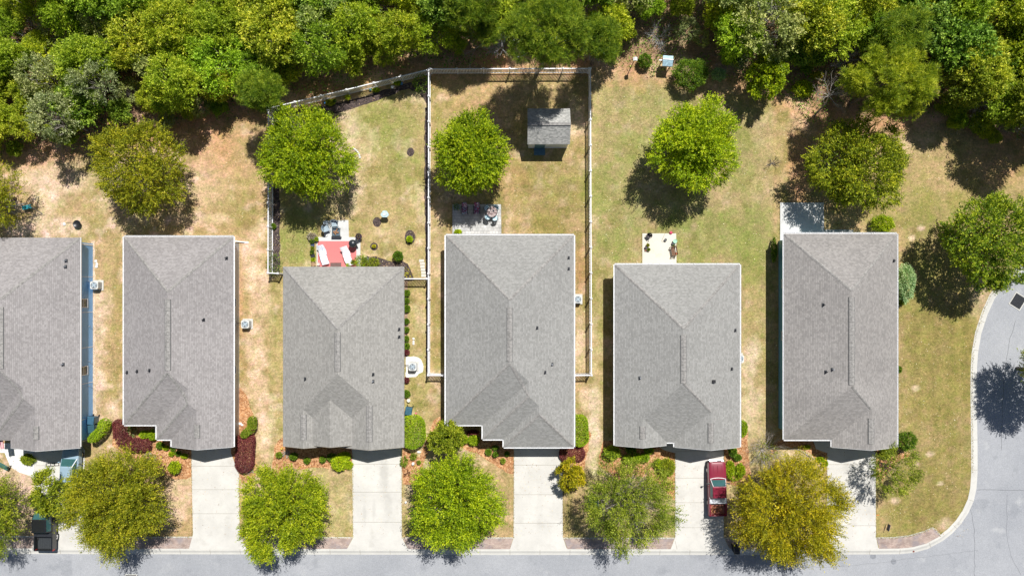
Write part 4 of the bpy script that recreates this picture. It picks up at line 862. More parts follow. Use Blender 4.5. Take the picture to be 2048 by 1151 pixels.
SHR = [  # name, label, x, y, rx, ry, h, leaves
 ('bush', 'round yellow green bush behind the corner house', 1766, 447, 23, 17, 1.3, 'bright'),
 ('bush', 'large pale blue green bush on the right side of the corner house', 1811, 566, 18, 39, 1.6, 'blue'),
 ('bush', 'small grey green bush at the foot of the blue green bush', 1803, 602, 7, 7, .7, 'sparse'),
 ('bush', 'dark glossy bush at the front right corner of the corner house', 1811, 881, 21, 20, 1.6, 'dark'),
 ('bush', 'low green plants under the gable of the corner house', 1773, 905, 14, 12, .6, 'mixed'),
 ('bush', 'round dark cedar bush at the wood edge right of the white box', 1381, 149, 36, 32, 2.4, 'dark'),
 ('bush', 'small dark bush left of the white box', 1290, 122, 14, 14, 1.2, 'dark'),
 ('bush', 'small blue green bush between the cedar bush and the bright small tree', 1437, 149, 15, 13, .9, 'blue'),
 ('bush', 'small bright bush beside the bare leaning tree', 1606, 177, 21, 17, 1.0, 'bright'),
 ('bush', 'yellow bush at the wood edge above the bare leaning tree', 1632, 151, 13, 7, .8, 'yellow'),
 ('bush', 'yellow green round bush left of the third driveway', 678, 924, 16, 17, 1.0, 'lime'),
 ('bush', 'low green plant above the yellow green round bush', 690, 912, 12, 9, .6, 'bright'),
 ('bush', 'low green plant between the yellow green bush and the third driveway', 697, 929, 8, 8, .5, 'bright'),
 ('bush', 'low green plant just left of the yellow green bush', 664, 914, 10, 8, .6, 'dark'),
 ('bush', 'small dark round bush in straw under the left gable of the third house', 614, 920, 6, 6, .5, 'dark'),
 ('bush', 'small dark round bush in straw under the middle gable of the third house', 645, 918, 6, 6, .5, 'dark'),
 ('bush', 'dull green bush beside the spiky plant of the third house', 587, 912, 8, 7, .6, 'dark'),
 ('bush', 'small olive bush near the yellow ball ornament', 558, 909, 6, 5, .5, 'sparse'),
 ('bush', 'yellow green bush in straw left of the second driveway', 349, 934, 12, 13, 1.0, 'bright'),
 ('bush', 'square clipped green bush under the stepped eave of the second house', 290, 868, 10, 8, .9, 'hedge'),
 ('bush', 'square clipped green bush tight against the step of the second house', 306, 869, 8, 11, .9, 'hedge'),
 ('bush', 'low green plant below the step corner of the second house', 320, 890, 7, 7, .5, 'dark'),
 ('bush', 'tiny green tuft right of the low plant at the second house', 332, 895, 5, 4, .35, 'bright'),
 ('bush', 'tiny green tuft at the gable corner of the second house', 346, 897, 4, 4, .35, 'dark'),
 ('bush', 'tiny green tuft far out in the straw of the second house', 343, 907, 5, 4, .35, 'bright'),
 ('bush', 'tiny green tuft in the straw under the gable shadow of the second house', 356, 906, 5, 4, .35, 'dark'),
 ('bush', 'tiny green tuft nearest the second driveway', 369, 911, 6, 4, .35, 'bright'),
 ('bush', 'bright low bush under the left eave of the middle house', 947, 880, 12, 10, .7, 'bright'),
 ('bush', 'low bush between the dark tree and the middle house eave', 928, 878, 8, 9, .6, 'bright'),
 ('bush', 'row of low dark red plants under the eave of the middle house', 946, 864, 12, 4, .5, 'maroon'),
 ('bush', 'small round bush in the straw of the middle house, left of a pair', 977, 903, 6, 6, .5, 'dark'),
 ('bush', 'small round bush in the straw of the middle house, right of a pair', 991, 908, 5, 5, .5, 'dark'),
 ('bush', 'little bush above the pair in the straw of the middle house', 991, 895, 6, 4, .4, 'dark'),
 ('bush', 'little bush at the shadow line nearest the fourth driveway', 1014, 907, 4, 4, .4, 'dark'),
 ('bush', 'small faded bush low in the straw of the middle house', 1006, 921, 4, 5, .4, 'sparse'),
 ('boxwood', 'round clipped boxwood under the fifth house, rightmost of three', 1290, 914, 9, 9, .8, 'hedge'),
 ('boxwood', 'round clipped boxwood under the fifth house, middle of three', 1274, 915, 9, 9, .8, 'hedge'),
 ('boxwood', 'round clipped boxwood under the fifth house, leftmost of three', 1256, 917, 10, 9, .8, 'hedge'),
 ('boxwood', 'clipped boxwood hidden in the shade of the fifth house wall', 1262, 898, 10, 8, .8, 'dark'),
 ('boxwood', 'clipped boxwood at the edge of the fifth house shade', 1298, 900, 9, 6, .7, 'hedge'),
 ('bush', 'light leaved bush at the left front corner of the fifth house', 1224, 904, 18, 14, 1.2, 'cedar'),
 ('bush', 'green bush beside the driveway of the maroon pickup, behind the open tree', 1333, 934, 17, 19, 1.1, 'mixed'),
 ('bush', 'dark round bush left of the fifth driveway bush', 1318, 927, 8, 9, .9, 'bright'),
 ('bush', 'green bush at the right corner of the fifth house garage', 1465, 902, 8, 11, 1.0, 'dark'),
 ('bush', 'low green plant below the garage corner bush of the fifth house', 1475, 914, 8, 6, .5, 'dark'),
 ('bush', 'green bush beside the hood of the maroon pickup, left lobe', 1460, 937, 9, 17, .7, 'bright'),
 ('bush', 'green bush right of the maroon pickup, right lobe', 1481, 940, 9, 14, .7, 'bright'),
 ('bush', 'green clump joining the two bushes beside the maroon pickup', 1469, 953, 13, 7, .6, 'bright'),
 ('bush', 'low green plants in the straw left of the sixth driveway', 1640, 918, 8, 5, .35, 'bright'),
 ('bush', 'small green plant between the log edging and the sixth driveway', 1650, 926, 5, 6, .35, 'bright'),
 ('bush', 'small green plant near the wall of the sixth house', 1614, 893, 6, 3, .35, 'bright'),
 ('bush', 'round green ball bush in a dark ring in the left fenced yard', 796, 512, 10, 10, .9, 'dark'),
 ('bush', 'small yellow green plant in the largest dark mulch ring', 819, 478, 6, 6, .6, 'lime'),
 ('bush', 'tiny yellow plant in the ring between patio and largest ring', 748, 492, 3, 2, .3, 'yellow'),
 ('bush', 'feathery green plants at the corner of the red patio', 722, 522, 12, 11, .7, 'bright'),
 ('bush', 'feathery green plants under the eave right of the red patio', 746, 524, 12, 7, .6, 'mixed'),
 ('bush', 'dark wiry bush at the left fence corner of the left fenced yard', 548, 528, 15, 22, 1.3, 'dark'),
 ('bush', 'little bush along the left fence', 546, 452, 5, 5, .5, 'dark'),
 ('bush', 'sharp leaved dark plant in the back corner of the left fenced yard', 842, 166, 17, 19, 1.2, 'dark'),
 ('bush', 'leafy green plant in the back bed beside the right blue pot', 795, 165, 8, 5, .4, 'bright'),
 ('bush', 'leafy green plant in the middle of the back bed', 752, 180, 7, 4, .35, 'bright'),
 ('bush', 'leafy green plant in the back bed beside the left blue pot', 661, 205, 9, 6, .45, 'mixed'),
 ('bush', 'yellow green plant by the eave at the block patio', 916, 464, 7, 5, .5, 'lime'),
 ('bush', 'green and dry plant in the gravel bed near the first garage', 56, 918, 14, 11, .5, 'mixed'),
 ('bush', 'pale dry clump between the olive gold tree and the second house straw', 298, 914, 14, 9, .5, 'twig'),
 ('bush', 'grey green grass clump right of the third driveway', 808, 922, 7, 10, .5, 'sparse'),
 ('bush', 'small olive clump right of the third driveway near the hedge', 827, 912, 5, 5, .4, 'sparse'),
 ('bush', 'tiny grey bush by the white ball ornament', 838, 924, 3, 3, .3, 'sparse'),
 ('bush', 'dry brown bush left of the pots on the red patio', 624, 473, 9, 7, .5, 'twig'),
 ('bush', 'dark green sapling by the corner of the wide back tree', 1548, 500, 4, 25, 1.0, 'dark'),
 ('bush', 'small green plant on the right side of the corner house', 1799, 738, 3, 6, .4, 'dark'),
]
for k, (nm, lb, px, py, rx, ry, h, mt) in enumerate(SHR):
    kw = dict(n=420, L=.3, W_=.04) if 'feathery' in lb or 'sharp' in lb or 'wiry' in lb else dict(n=260, L=.22, W_=.06) if 'clump' in lb else {}
    shrub(nm, lb, px, py, rx, ry, h, LM[mt], 100 + k, **kw)
for k, (py, r_, mt) in enumerate([(586, 5, 'dark'), (601, 4, 'dark'), (617, 6, 'dark'), (642, 4, 'dark'), (659, 4, 'dark'), (677, 4, 'dark'), (692, 5, 'dark'), (704, 4, 'maroon'), (760, 4, 'maroon'), (787, 6, 'dark')]):
    where = ['below the short fence', 'second below the short fence', 'largest above the bathroom stones', 'fourth below the short fence', 'fifth below the short fence', 'level with the three white stones', 'just above the purple one', 'above the gravel pad', 'just below the gravel pad', 'above the white jar'][k]
    shrub('bush', ('small purple bush in the third house side bed, ' if mt == 'maroon' else 'small dark bush in the third house side bed, ') + where.replace('bathroom', 'white'), 813, py, r_ + 1, r_ + 1, .45, LM[mt], 200 + k, group='bushes in the side bed of the third house')

# bare shrubs and trees: twig meshes
def bare(seed, h, spread, n0=9, levels=4, r0=.05, up=.8):
    r = random.Random(seed); mb = MB()
    def grow(p, d, l, rad, lev):
        q = p + d * l; mid = p.lerp(q, .5) + Vector((r.uniform(-1, 1), r.uniform(-1, 1), 0)) * l * .08
        mb.tube([p, mid, q], [rad, rad * .8, rad * .6], 4 if lev else 6)
        if lev < levels:
            for _ in range(3): grow(q if r.random() < .6 else mid, (d + Vector((r.uniform(-1, 1), r.uniform(-1, 1), r.uniform(-.4, .7))) * .75).normalized(), l * r.uniform(.6, .85), rad * .55, lev + 1)
    for k in range(n0):
        a = k * 2.4 + r.random(); grow(Vector((0, 0, 0)), Vector((math.cos(a) * spread, math.sin(a) * spread, up * r.uniform(.6, 1.2))).normalized(), h * .33, r0, 1)
    return mb
def bare_thing(name, label, px, py, mb, mat, cat='shrub', hc=.8, leafm=None, rr=0, seed=0):
    x, y = P(px, py, hc); o = tag(mb.build(name, mat, loc=(x, y, 0)), label, cat)
    return o
bare_thing('bare_shrub', 'grey bare twiggy shrub between the fifth and sixth houses', 1532, 905, bare(5, 3.6, 1.1, 17, 4, .03), M['pale_bark'], hc=1.2)
shrub('bush', 'thin grey green growth inside the bare twiggy shrub', 1532, 902, 27, 20, 1.4, LM['sparse'], 300, n=500)
bare_thing('bare_shrub', 'dead pale twigs below the maroon hedge by the second driveway', 498, 940, bare(8, 1.1, 1.2, 8, 3, .03), M['pale_bark'], hc=.3)
bare_thing('spiky_plant', 'spiky dark and pale plant at the left corner of the third house', 571, 907, bare(9, 1.0, 1.1, 12, 2, .035), M['pale_bark'], hc=.4)
bare_thing('spiky_plant', 'bent driftwood like ornament in the straw right of the third driveway', 815, 946, bare(10, .9, 1.0, 5, 2, .06), M['wood'], hc=.3)
bare_thing('bare_shrub', 'dead fallen bush on the lawn between the lime tree and the wide tree', 1546, 326, bare(12, 1.3, 1.2, 7, 3, .035), M['bark'], hc=.3)
x, y = P(1628, 232); mb = MB(); q = [Vector((x, y, 0)), Vector((x + .5, y + .9, 1.5)), Vector((*P(1658, 192, 3), 3)), Vector((*P(1668, 183, 4), 4))]
mb.tube([p - Vector((x, y, 0)) for p in q], [.11, .09, .07, .05], 7); t = thing('bare_tree', 'bare grey leaning tree with a thin trunk at the wood edge', 'tree', (x, y, 0)); mb.build('trunk', M['pale_bark'], t, smooth=True)
bt = bare(14, 2.6, 1.0, 7, 4, .04, .5); off = q[2] - Vector((x, y, 0)); bt.v = [(a + off.x, b + off.y, c + off.z) for a, b, c in bt.v]; bt.build('branches', M['pale_bark'], t)
# striped yucca like plants
def blades(name, label, px, py, n, L_, w, mat, seed, z=.1, spread=1):
    r = np.random.RandomState(seed); a = r.rand(n) * 6.283; e = r.uniform(.15, 1.2, n); D = np.stack([np.cos(a) * np.cos(e), np.sin(a) * np.cos(e), np.sin(e)], 1)
    Pb = np.stack([np.cos(a), np.sin(a), np.zeros(n)], 1) * r.rand(n, 1) * .25 * spread + [0, 0, z]
    V, F = leaves(Pb, D, unit(np.cross(D, rdir(r, n))), L_ * r.uniform(.6, 1.2, n), np.full(n, w)); x, y = P(px, py, .4)
    return tag(np_obj(name, V, F, mat, (x, y)), label, 'plant')
blades('striped_plant', 'striped spiky plant inside the curve of the maroon hedge', 257, 866, 260, .8, .06, leafmat('striped_leaves', (.12, .2, .03), (.3, .36, .1), (.7, .68, .45)), 3, spread=2.2)
blades('striped_plant', 'spiky pale plant in the bed by the first garage', 54, 916, 90, .5, .05, LM['twig'], 4)
blades('flower_clump', 'yellow flowers in the dark bed by the short fence', 812, 548, 60, .25, .07, LM['yellow'], 5, spread=2.5)

# ------------------------------------------------------------ the wood behind the yards
def wood_tree(name, kind, seed):
    t = thing(name, 'x', 'tree')
    if kind == 'bare': bare(seed, 6.5, .75, 9, 5, .06, .9).build('branches', plain('silver_twigs', (.50, .49, .50), .9), t); return t
    if kind == 'needle': V, F, lc, tone = needle_crown(seed, 2.1, 2.1, 2.2, tufts=1100); mt = LM['pine']; hc = 5.2
    else:
        kw = dict(a=dict(lobes=24, sprays=1000, slen=.65, L=.14, W_=.085), b=dict(lobes=34, sprays=1100, slen=.5, lr=(.12, .24), L=.13, W_=.075), c=dict(lobes=22, sprays=700, slen=.7, L=.15, W_=.08, gap=.2), d=dict(lobes=26, sprays=900, slen=.5, L=.17, W_=.11), g=dict(lobes=20, sprays=520, slen=.6, L=.16, W_=.08, fill=0))[kind]
        V, F, lc, tone = crown(seed, 2.2, 2.2, 2.0, cent=.62, **kw); hc = 4.2; mt = {'a': LM['wood1'], 'b': LM['wood1'], 'c': LM['wood1'], 'd': LM['wood2'], 'g': LM['wood3']}[kind]
    V = V + [0, 0, hc]; np_mesh('crown', V, F, mt, t, tone=tone); limbs(lc + np.array([0, 0, hc]), hc, .1, seed, 6 if kind == 'g' else (3 if kind in 'c' else 1), M['pale_bark'] if kind in 'gc' else M['bark'], t); return t
PROTO = [('broadleaf_tree', 'a', 'leafy yellow green tree', 41), ('broadleaf_tree', 'b', 'leafy yellow green tree', 42), ('broadleaf_tree', 'c', 'thin leafy green tree', 43), ('broadleaf_tree', 'd', 'dark green tree', 44), ('scrub_tree', 'g', 'grey twiggy tree', 45), ('pine_tree', 'needle', 'small dark pine', 46), ('broadleaf_tree', 'a', 'leafy yellow green tree', 47), ('bare_tree', 'bare', 'silver grey bare tree', 48)]
protos = [None] * len(PROTO); wr = random.Random(12); spots = []
def edge_at(px): return float(np.interp(px, [-200, 0, 100, 200, 300, 400, 480, 600, 700, 860, 940, 1180, 1230, 1300, 1400, 1480, 1560, 1640, 1760, 1850, 1900, 1960, 2048, 2300], [292, 290, 285, 268, 246, 226, 200, 160, 146, 112, 98, 92, 88, 92, 96, 112, 122, 140, 150, 180, 230, 262, 268, 300]))
tries = 0
while tries < 14000:
    tries += 1; px = wr.uniform(-130, 2190); py = wr.uniform(-50, 300); e = edge_at(px)
    if py > e - 4: continue
    gap = 33 + 15 * wr.random()
    if all((px - a) ** 2 + (py - b) ** 2 > gap ** 2 for a, b, *_ in spots): spots.append((px, py, e - py))
spots.sort(key=lambda s: (s[0] // 300, s[1]))
for k, (px, py, dep) in enumerate(spots[:298]):
    grey = .15 + .36 * math.exp(-((px - 1420) / 130) ** 2) + .12 * math.exp(-((px - 250) / 120) ** 2) * (py < 200)
    u = wr.random()
    if u < grey * .35: j = 7
    elif u < grey: j = 4
    elif u < grey + .13: j = 3
    elif u < grey + .16: j = 5
    else: j = wr.choice([0, 1, 2, 6, 0, 1, 6])
    x, y = (px - 1024) / 20, (575.5 - py) / 20
    if protos[j] is None: protos[j] = wood_tree(PROTO[j][0], PROTO[j][1], PROTO[j][3]); t = protos[j]
    else: t = copy_tree(protos[j])
    s = wr.choice([.62, .7, .8, .9, 1.0, 1.15, 1.3]) * wr.uniform(.92, 1.08) * (.75 if dep < 20 else 1) * (.55 if 1235 < px < 1430 and py > 62 else 1); t.location = (x, y, 0); t.rotation_euler = (0, 0, wr.uniform(0, 6.28)); t.scale = (s, s * wr.uniform(.85, 1.15), s * wr.uniform(.8, 1.15))
    zone = 'left corner' if px < 330 else 'second house yard' if px < 520 else 'left fenced yard' if px < 860 else 'middle fenced yard' if px < 1180 else 'fourth yard' if px < 1520 else 'corner house yard' if px < 1850 else 'right corner'
    row = 'along the front edge of the wood' if dep < 45 else 'in the middle of the wood' if dep < 120 else 'deep in the wood at the top'
    t['label'] = '%s %s, above the %s' % (PROTO[j][2], row, zone); t['category'] = 'tree'; t['group'] = '%ss %s by the %s' % (PROTO[j][2], row, zone)
lowz = {}
for k in range(70):                                            # saplings at the ragged front of the wood
    px = wr.uniform(-40, 2080); py = edge_at(px) + wr.uniform(-12, 24)
    if 560 < px < 1215 or 1240 < px < 1420 or any((px - a) ** 2 + (py - b) ** 2 < 900 for a, b in ((1336, 121), (1271, 119), (1665, 170), (1290, 122), (1381, 149))): continue
    t = copy_tree(protos[wr.choice([0, 1, 3, 6, 4])]); z_ = wr.uniform(.26, .5); t.scale = (z_ * 1.1, z_ * 1.1, z_ * .8); t.location = ((px - 1024) / 20, (575.5 - py) / 20, -.5 * z_); t.rotation_euler = (0, 0, wr.uniform(0, 6.28))
    zone = 'left corner' if px < 330 else 'second house yard' if px < 520 else 'left fenced yard' if px < 860 else 'fourth yard' if px < 1520 else 'corner house yard' if px < 1850 else 'right corner'
    t.name = 'sapling'; t['label'] = 'low leafy sapling at the ragged front edge of the wood, above the ' + zone; t['category'] = 'sapling'; t['group'] = 'saplings at the wood edge by the ' + zone
# low growth under the wood
r = np.random.RandomState(5); n = 60000; qx = r.uniform(-140, 2200, n); qy = r.uniform(-50, 330, n); ee = np.interp(qx, edge_x, edge_y)
dens = vnoise(qx / 20., qy / 20., 1.6, 77); keep = (qy < ee - 22 + 25 * vnoise(qx / 20., qy / 20., 2.5, 78)) & (dens > .42); qx, qy, dens = qx[keep], qy[keep], dens[keep]
n = len(qx); Pb = np.stack([(qx - 1024) / 20, (575.5 - qy) / 20, r.rand(n) * (dens - .35) * 2.2 + .02], 1)
V, F = leaves(Pb, unit(rdir(r, n) + [0, 0, .4]), unit(rdir(r, n) + [0, 0, 1]), r.uniform(.12, .3, n), r.uniform(.06, .15, n))
tag(np_mesh('undergrowth', V, F, LM['wood2']), kind='stuff')
# fallen leaves and straw over lawns and wood floor
n = 60000; qx = r.uniform(-80, 2130, n); qy = r.uniform(-20, 1072, n); ee = np.interp(qx, edge_x, edge_y); pr = np.where(qy < ee + 60, 1.0, .5 + .4 * (vnoise(qx, qy, 60, 9) > .5)); keep = (r.rand(n) < pr) & (qx < 1935)
qx, qy = qx[keep], qy[keep]; n = len(qx); Pb = np.stack([(qx - 1024) / 20, (575.5 - qy) / 20, r.uniform(.006, .03, n)], 1); D = rdir(r, n); D[:, 2] *= .15
V, F = leaves(Pb, unit(D), np.tile([0, 0, 1.], (n, 1)) + rdir(r, n) * .2, r.uniform(.05, .13, n), r.uniform(.03, .08, n))
fl_ = tag(np_mesh('fallen_leaves', V, F, leafmat('dry_leaf_litter', (.42, .24, .11), (.62, .46, .25), (.75, .66, .48), trans=0)), kind='stuff')

# ------------------------------------------------------------ vehicles (front towards +Y)
def loft(mb, secs, mi=0):
    'secs: (y, halfwidth bottom, halfwidth top, z0, z1, corner radius)'
    rows = []
    for y, wb, wt, z0, z1, c in secs:
        zm = (z0 + z1) / 2
        rows.append([(-wb * .92, y, z0), (-wb, y, z0 + c), (-wb, y, zm), (-(wb + wt) / 2, y, z1 - c), (-wt + c * .6, y, z1 - c * .25), (-wt * .6, y, z1), (0, y, z1 + .012), (wt * .6, y, z1), (wt - c * .6, y, z1 - c * .25), ((wb + wt) / 2, y, z1 - c), (wb, y, zm), (wb, y, z0 + c), (wb * .92, y, z0)])
    k = len(rows[0]); V = [v for r_ in rows for v in r_]; fs = [(i * k + j, (i + 1) * k + j, (i + 1) * k + (j + 1) % k, i * k + (j + 1) % k) for i in range(len(rows) - 1) for j in range(k)]
    fs += [tuple(range(k)), tuple(range((len(rows) - 1) * k, len(rows) * k))[::-1]]
    return mb.add(V, fs, mi)
def wheel(t, x, y, r_=.37, w=.24, rim=None):
    mb = MB(); n = 22; prof = [(r_ * .62, -w / 2), (r_ * .96, -w / 2), (r_, -w / 3), (r_, w / 3), (r_ * .96, w / 2), (r_ * .62, w / 2)]
    V = [(x + o, y + a * math.cos(6.2832 * i / n), r_ + a * math.sin(6.2832 * i / n)) for a, o in prof for i in range(n)]
    mb.add(V, [(k * n + i, (k + 1) * n + i, (k + 1) * n + (i + 1) % n, k * n + (i + 1) % n) for k in range(len(prof) - 1) for i in range(n)]); wl = mb.build('wheel', M['rubber'], t, smooth=True)
    mb = MB(); s = 1 if x > 0 else -1
    V = [(x + s * w * o, y + a * math.cos(6.2832 * i / 10), r_ + a * math.sin(6.2832 * i / 10)) for a, o in ((r_ * .62, .44), (r_ * .5, .30), (r_ * .18, .36)) for i in range(10)]
    mb.add(V, [(k * 10 + i, (k + 1) * 10 + i, (k + 1) * 10 + (i + 1) % 10, k * 10 + (i + 1) % 10) for k in range(2) for i in range(10)] + [tuple(range(20, 30))]); mb.build('rim', rim or M['chrome'], wl, smooth=True)
def greenhouse(t, paint, y0, y1, zb, zt, wb, wt, rf, rr, sidemat=None):
    'cab: windscreen slopes rf metres, rear window rr metres'
    A = [(-wb, y0, zb), (wb, y0, zb), (wb, y1, zb), (-wb, y1, zb)]; B = [(-wt, y0 + rr, zt), (wt, y0 + rr, zt), (wt, y1 - rf, zt), (-wt, y1 - rf, zt)]
    mb = MB(); mb.add(A + B, [(4, 5, 6, 7), (0, 1, 5, 4), (1, 2, 6, 5), (2, 3, 7, 6), (3, 0, 4, 7)]); mb.build('cab', paint, t, bevel=.05)
    def pane(nm, a, b, c, d, i=.1, o=.012):
        a, b, c, d = map(Vector, (a, b, c, d)); ce = (a + b + c + d) / 4; nrm = (b - a).cross(d - a).normalized()
        if nrm.dot(ce - Vector((0, (y0 + y1) / 2, zb))) < 0: nrm = -nrm
        q = []
        for v, l, r_ in ((a, b, d), (b, a, c), (c, d, b), (d, c, a)): q.append(v + (l - v).normalized() * i + (r_ - v).normalized() * i)
        mb = MB(); mb.add([v + nrm * o for v in q] + [v - nrm * .01 for v in q], [(0, 1, 2, 3), (7, 6, 5, 4), (0, 4, 5, 1), (1, 5, 6, 2), (2, 6, 7, 3), (3, 7, 4, 0)]); return mb.build(nm, M['auto_glass'], t)
    pane('windscreen', A[2], A[3], B[3], B[2], .07); pane('rear_window', A[0], A[1], B[1], B[0], .08)
    pane('side_window', A[1], A[2], B[2], B[1], .12); pane('side_window', A[3], A[0], B[0], B[3], .12)
def pickup(label, x, y, rz, paint, L_, Wd, bedmat, cab0, cab1, zt, dark=False, bedload=None):
    t = thing('pickup_truck', label, 'pickup truck', (x, y, .02), rz); h = L_ / 2; w = Wd / 2; bl = cab0 + .02     # bed from -h to cab0
    mb = MB(); loft(mb, [(h, w * .80, w * .74, .45, .80, .05), (h - .08, w * .9, w * .84, .42, .95, .06), (h - .3, w * .98, w * .92, .40, 1.02, .07), (h - 1.0, w, w * .95, .38, 1.07, .07), (cab1 - .1, w, w * .95, .38, 1.12, .07), (cab1 - .6, w, w * .97, .38, 1.12, .06), (cab0, w, w * .97, .38, 1.12, .06)])
    body = mb.build('body', paint, t, smooth=True); body.modifiers.new('e', 'EDGE_SPLIT').split_angle = R(35)
    mb = MB()
    for u in (-.5, -.02, .5): mb.box(u * w - .006 + (0 if u else 0), u * w + .006, cab1 + .25, h - .35, 1.075, 1.092 if abs(u) > .1 else 1.1)
    mb.build('hood_crease', paint, t)
    mb = MB()  # bed: floor, two sides, tailgate, bulkhead
    mb.box(-w + .01, w - .01, -h + .06, bl, .42, .62); mb.box(-w, -w + .13, -h + .06, bl, .45, 1.10); mb.box(w - .13, w, -h + .06, bl, .45, 1.10); mb.box(-w + .13, w - .13, bl - .06, bl, .62, 1.09)
    mb.build('bed', paint, t, bevel=.02); mb = MB(); mb.box(-w + .02, w - .02, -h, -h + .075, .5, 1.08); mb.box(-.2, .2, -h - .01, -h + .0, .9, .96, 1); mb.build('tailgate', [paint, M['black']], t, bevel=.02)
    mb = MB(); mb.box(-w + .135, w - .135, -h + .08, bl - .065, .62, .645)
    for k in range(9): u = -w + .22 + (2 * w - .44) * k / 8; mb.box(u - .025, u + .025, -h + .09, bl - .08, .645, .66)
    mb.build('bed_floor', bedmat, t)
    greenhouse(t, paint, cab0, cab1, 1.10, zt, w * .93, w * .74, .62, .12)
    for s in (-1, 1):
        wheel(t, s * (w - .13), h - 1.0); wheel(t, s * (w - .13), -h + 1.15)
        mb = MB(); mb.box(s * w * .96 - .0, s * (w + .22), cab1 - .42, cab1 - .34, 1.15, 1.2); mb.box(s * (w + .06), s * (w + .26), cab1 - .46, cab1 - .34, 1.13, 1.33); mb.build('mirror', M['black'], t, bevel=.02)
        mb = MB(); mb.box(min(s * w * .5, s * w * .82), max(s * w * .5, s * w * .82), h - .10, h + .012, .72, .86); mb.build('headlight', plain('lamp_glass', (.75, .75, .72), .15), t, bevel=.02)
        mb = MB(); mb.box(min(s * (w - .15), s * (w + .012)), max(s * (w - .15), s * (w + .012)), -h - .012, -h + .12, .72, 1.0); mb.build('tail_light', plain('tail_lamp_red', (.5, .02, .02), .25), t)
    mb = MB(); loft(mb, [(h + .10, w * .72, w * .70, .42, .62, .03), (h + .04, w * .88, w * .86, .42, .64, .03), (h - .12, w * .97, w * .96, .42, .64, .03)]); mb.build('front_bumper', M['black'] if dark else M['chrome'], t, smooth=False)
    mb = MB(); mb.box(-w * .94, w * .94, -h - .12, -h + .02, .42, .60); mb.build('rear_bumper', M['black'] if dark else M['chrome'], t, bevel=.02)
    mb = MB(); mb.box(-w * .45, w * .45, h - .1, h + .02, .66, .84); mb.build('grille', M['black'], t)
    return t, w, h
def carpaint(name, col):
    m, nt, bs, N, L = newmat(name); L.new(mix(nt, col, tuple(c * .8 for c in col), noise(nt, 2, 3)), bs.inputs['Base Color'])
    bs.inputs['Roughness'].default_value = .38; bs.inputs['Coat Weight'].default_value = .6; bs.inputs['Coat Roughness'].default_value = .12; bs.inputs['Specular IOR Level'].default_value = .5; return m
x, y = (1429.5 - 1024) / 20, (575.5 - 971) / 20
t, w, h = pickup('maroon pickup truck with an open bed of leaves parked on the fifth driveway', x, y, R(.8), carpaint('maroon_paint', (.24, .014, .04)), 5.35, 1.74, plain('rusty_bed', (.62, .22, .19), .7, var=.2), -.85, .98, 1.66)
mb = MB(); mb.box(-w + .02, w - .02, -.86, -1.42, 1.02, 1.14); mb.build('tool_box', plain('white_toolbox', (.62, .64, .68), .35), t, bevel=.02)
mb = MB(); fr = [(-w * .86, 1.02, 1.14), (-w * .5, 1.10, 1.145), (0, 1.13, 1.15), (w * .5, 1.10, 1.145), (w * .86, 1.02, 1.14)]; mb.tube(fr, .03, 5); mb.tube([(-w * .86, 1.02, 1.14), (-w * .70, .40, 1.64)], .028, 5); mb.tube([(w * .86, 1.02, 1.14), (w * .70, .40, 1.64)], .028, 5); mb.build('windscreen_trim', M['white'], t)
rr_ = np.random.RandomState(2); n = 420; Pb = np.stack([rr_.uniform(-w + .18, w - .18, n), rr_.uniform(-2.55, -1.46, n), rr_.uniform(.66, .74, n)], 1)
V, F = leaves(Pb, unit(rdir(rr_, n) * [1, 1, .1]), np.tile([0, 0, 1.], (n, 1)), rr_.uniform(.06, .15, n), rr_.uniform(.03, .07, n))
o = np_mesh('leaves_in_pickup_bed', V, F, leafmat('bed_leaf_litter', (.25, .08, .04), (.5, .22, .08), (.6, .45, .2), trans=0)); o.location = (x, y, .02); o.rotation_euler = (0, 0, R(.8)); tag(o, kind='stuff')
x, y = (101 - 1024) / 20, (575.5 - 1040) / 20
t, w, h = pickup('black pickup truck with an empty ribbed bed under the small tree at the left', x, y, R(-.5), carpaint('black_paint', (.012, .013, .015)), 5.3, 1.86, plain('black_bed_liner', (.035, .04, .045), .6), -.75, 1.25, 1.78, dark=True)
mb = MB(); mb.box(-w + .03, w - .03, -.78, -1.25, .98, 1.135); mb.build('tool_box', M['dark'], t, bevel=.02)
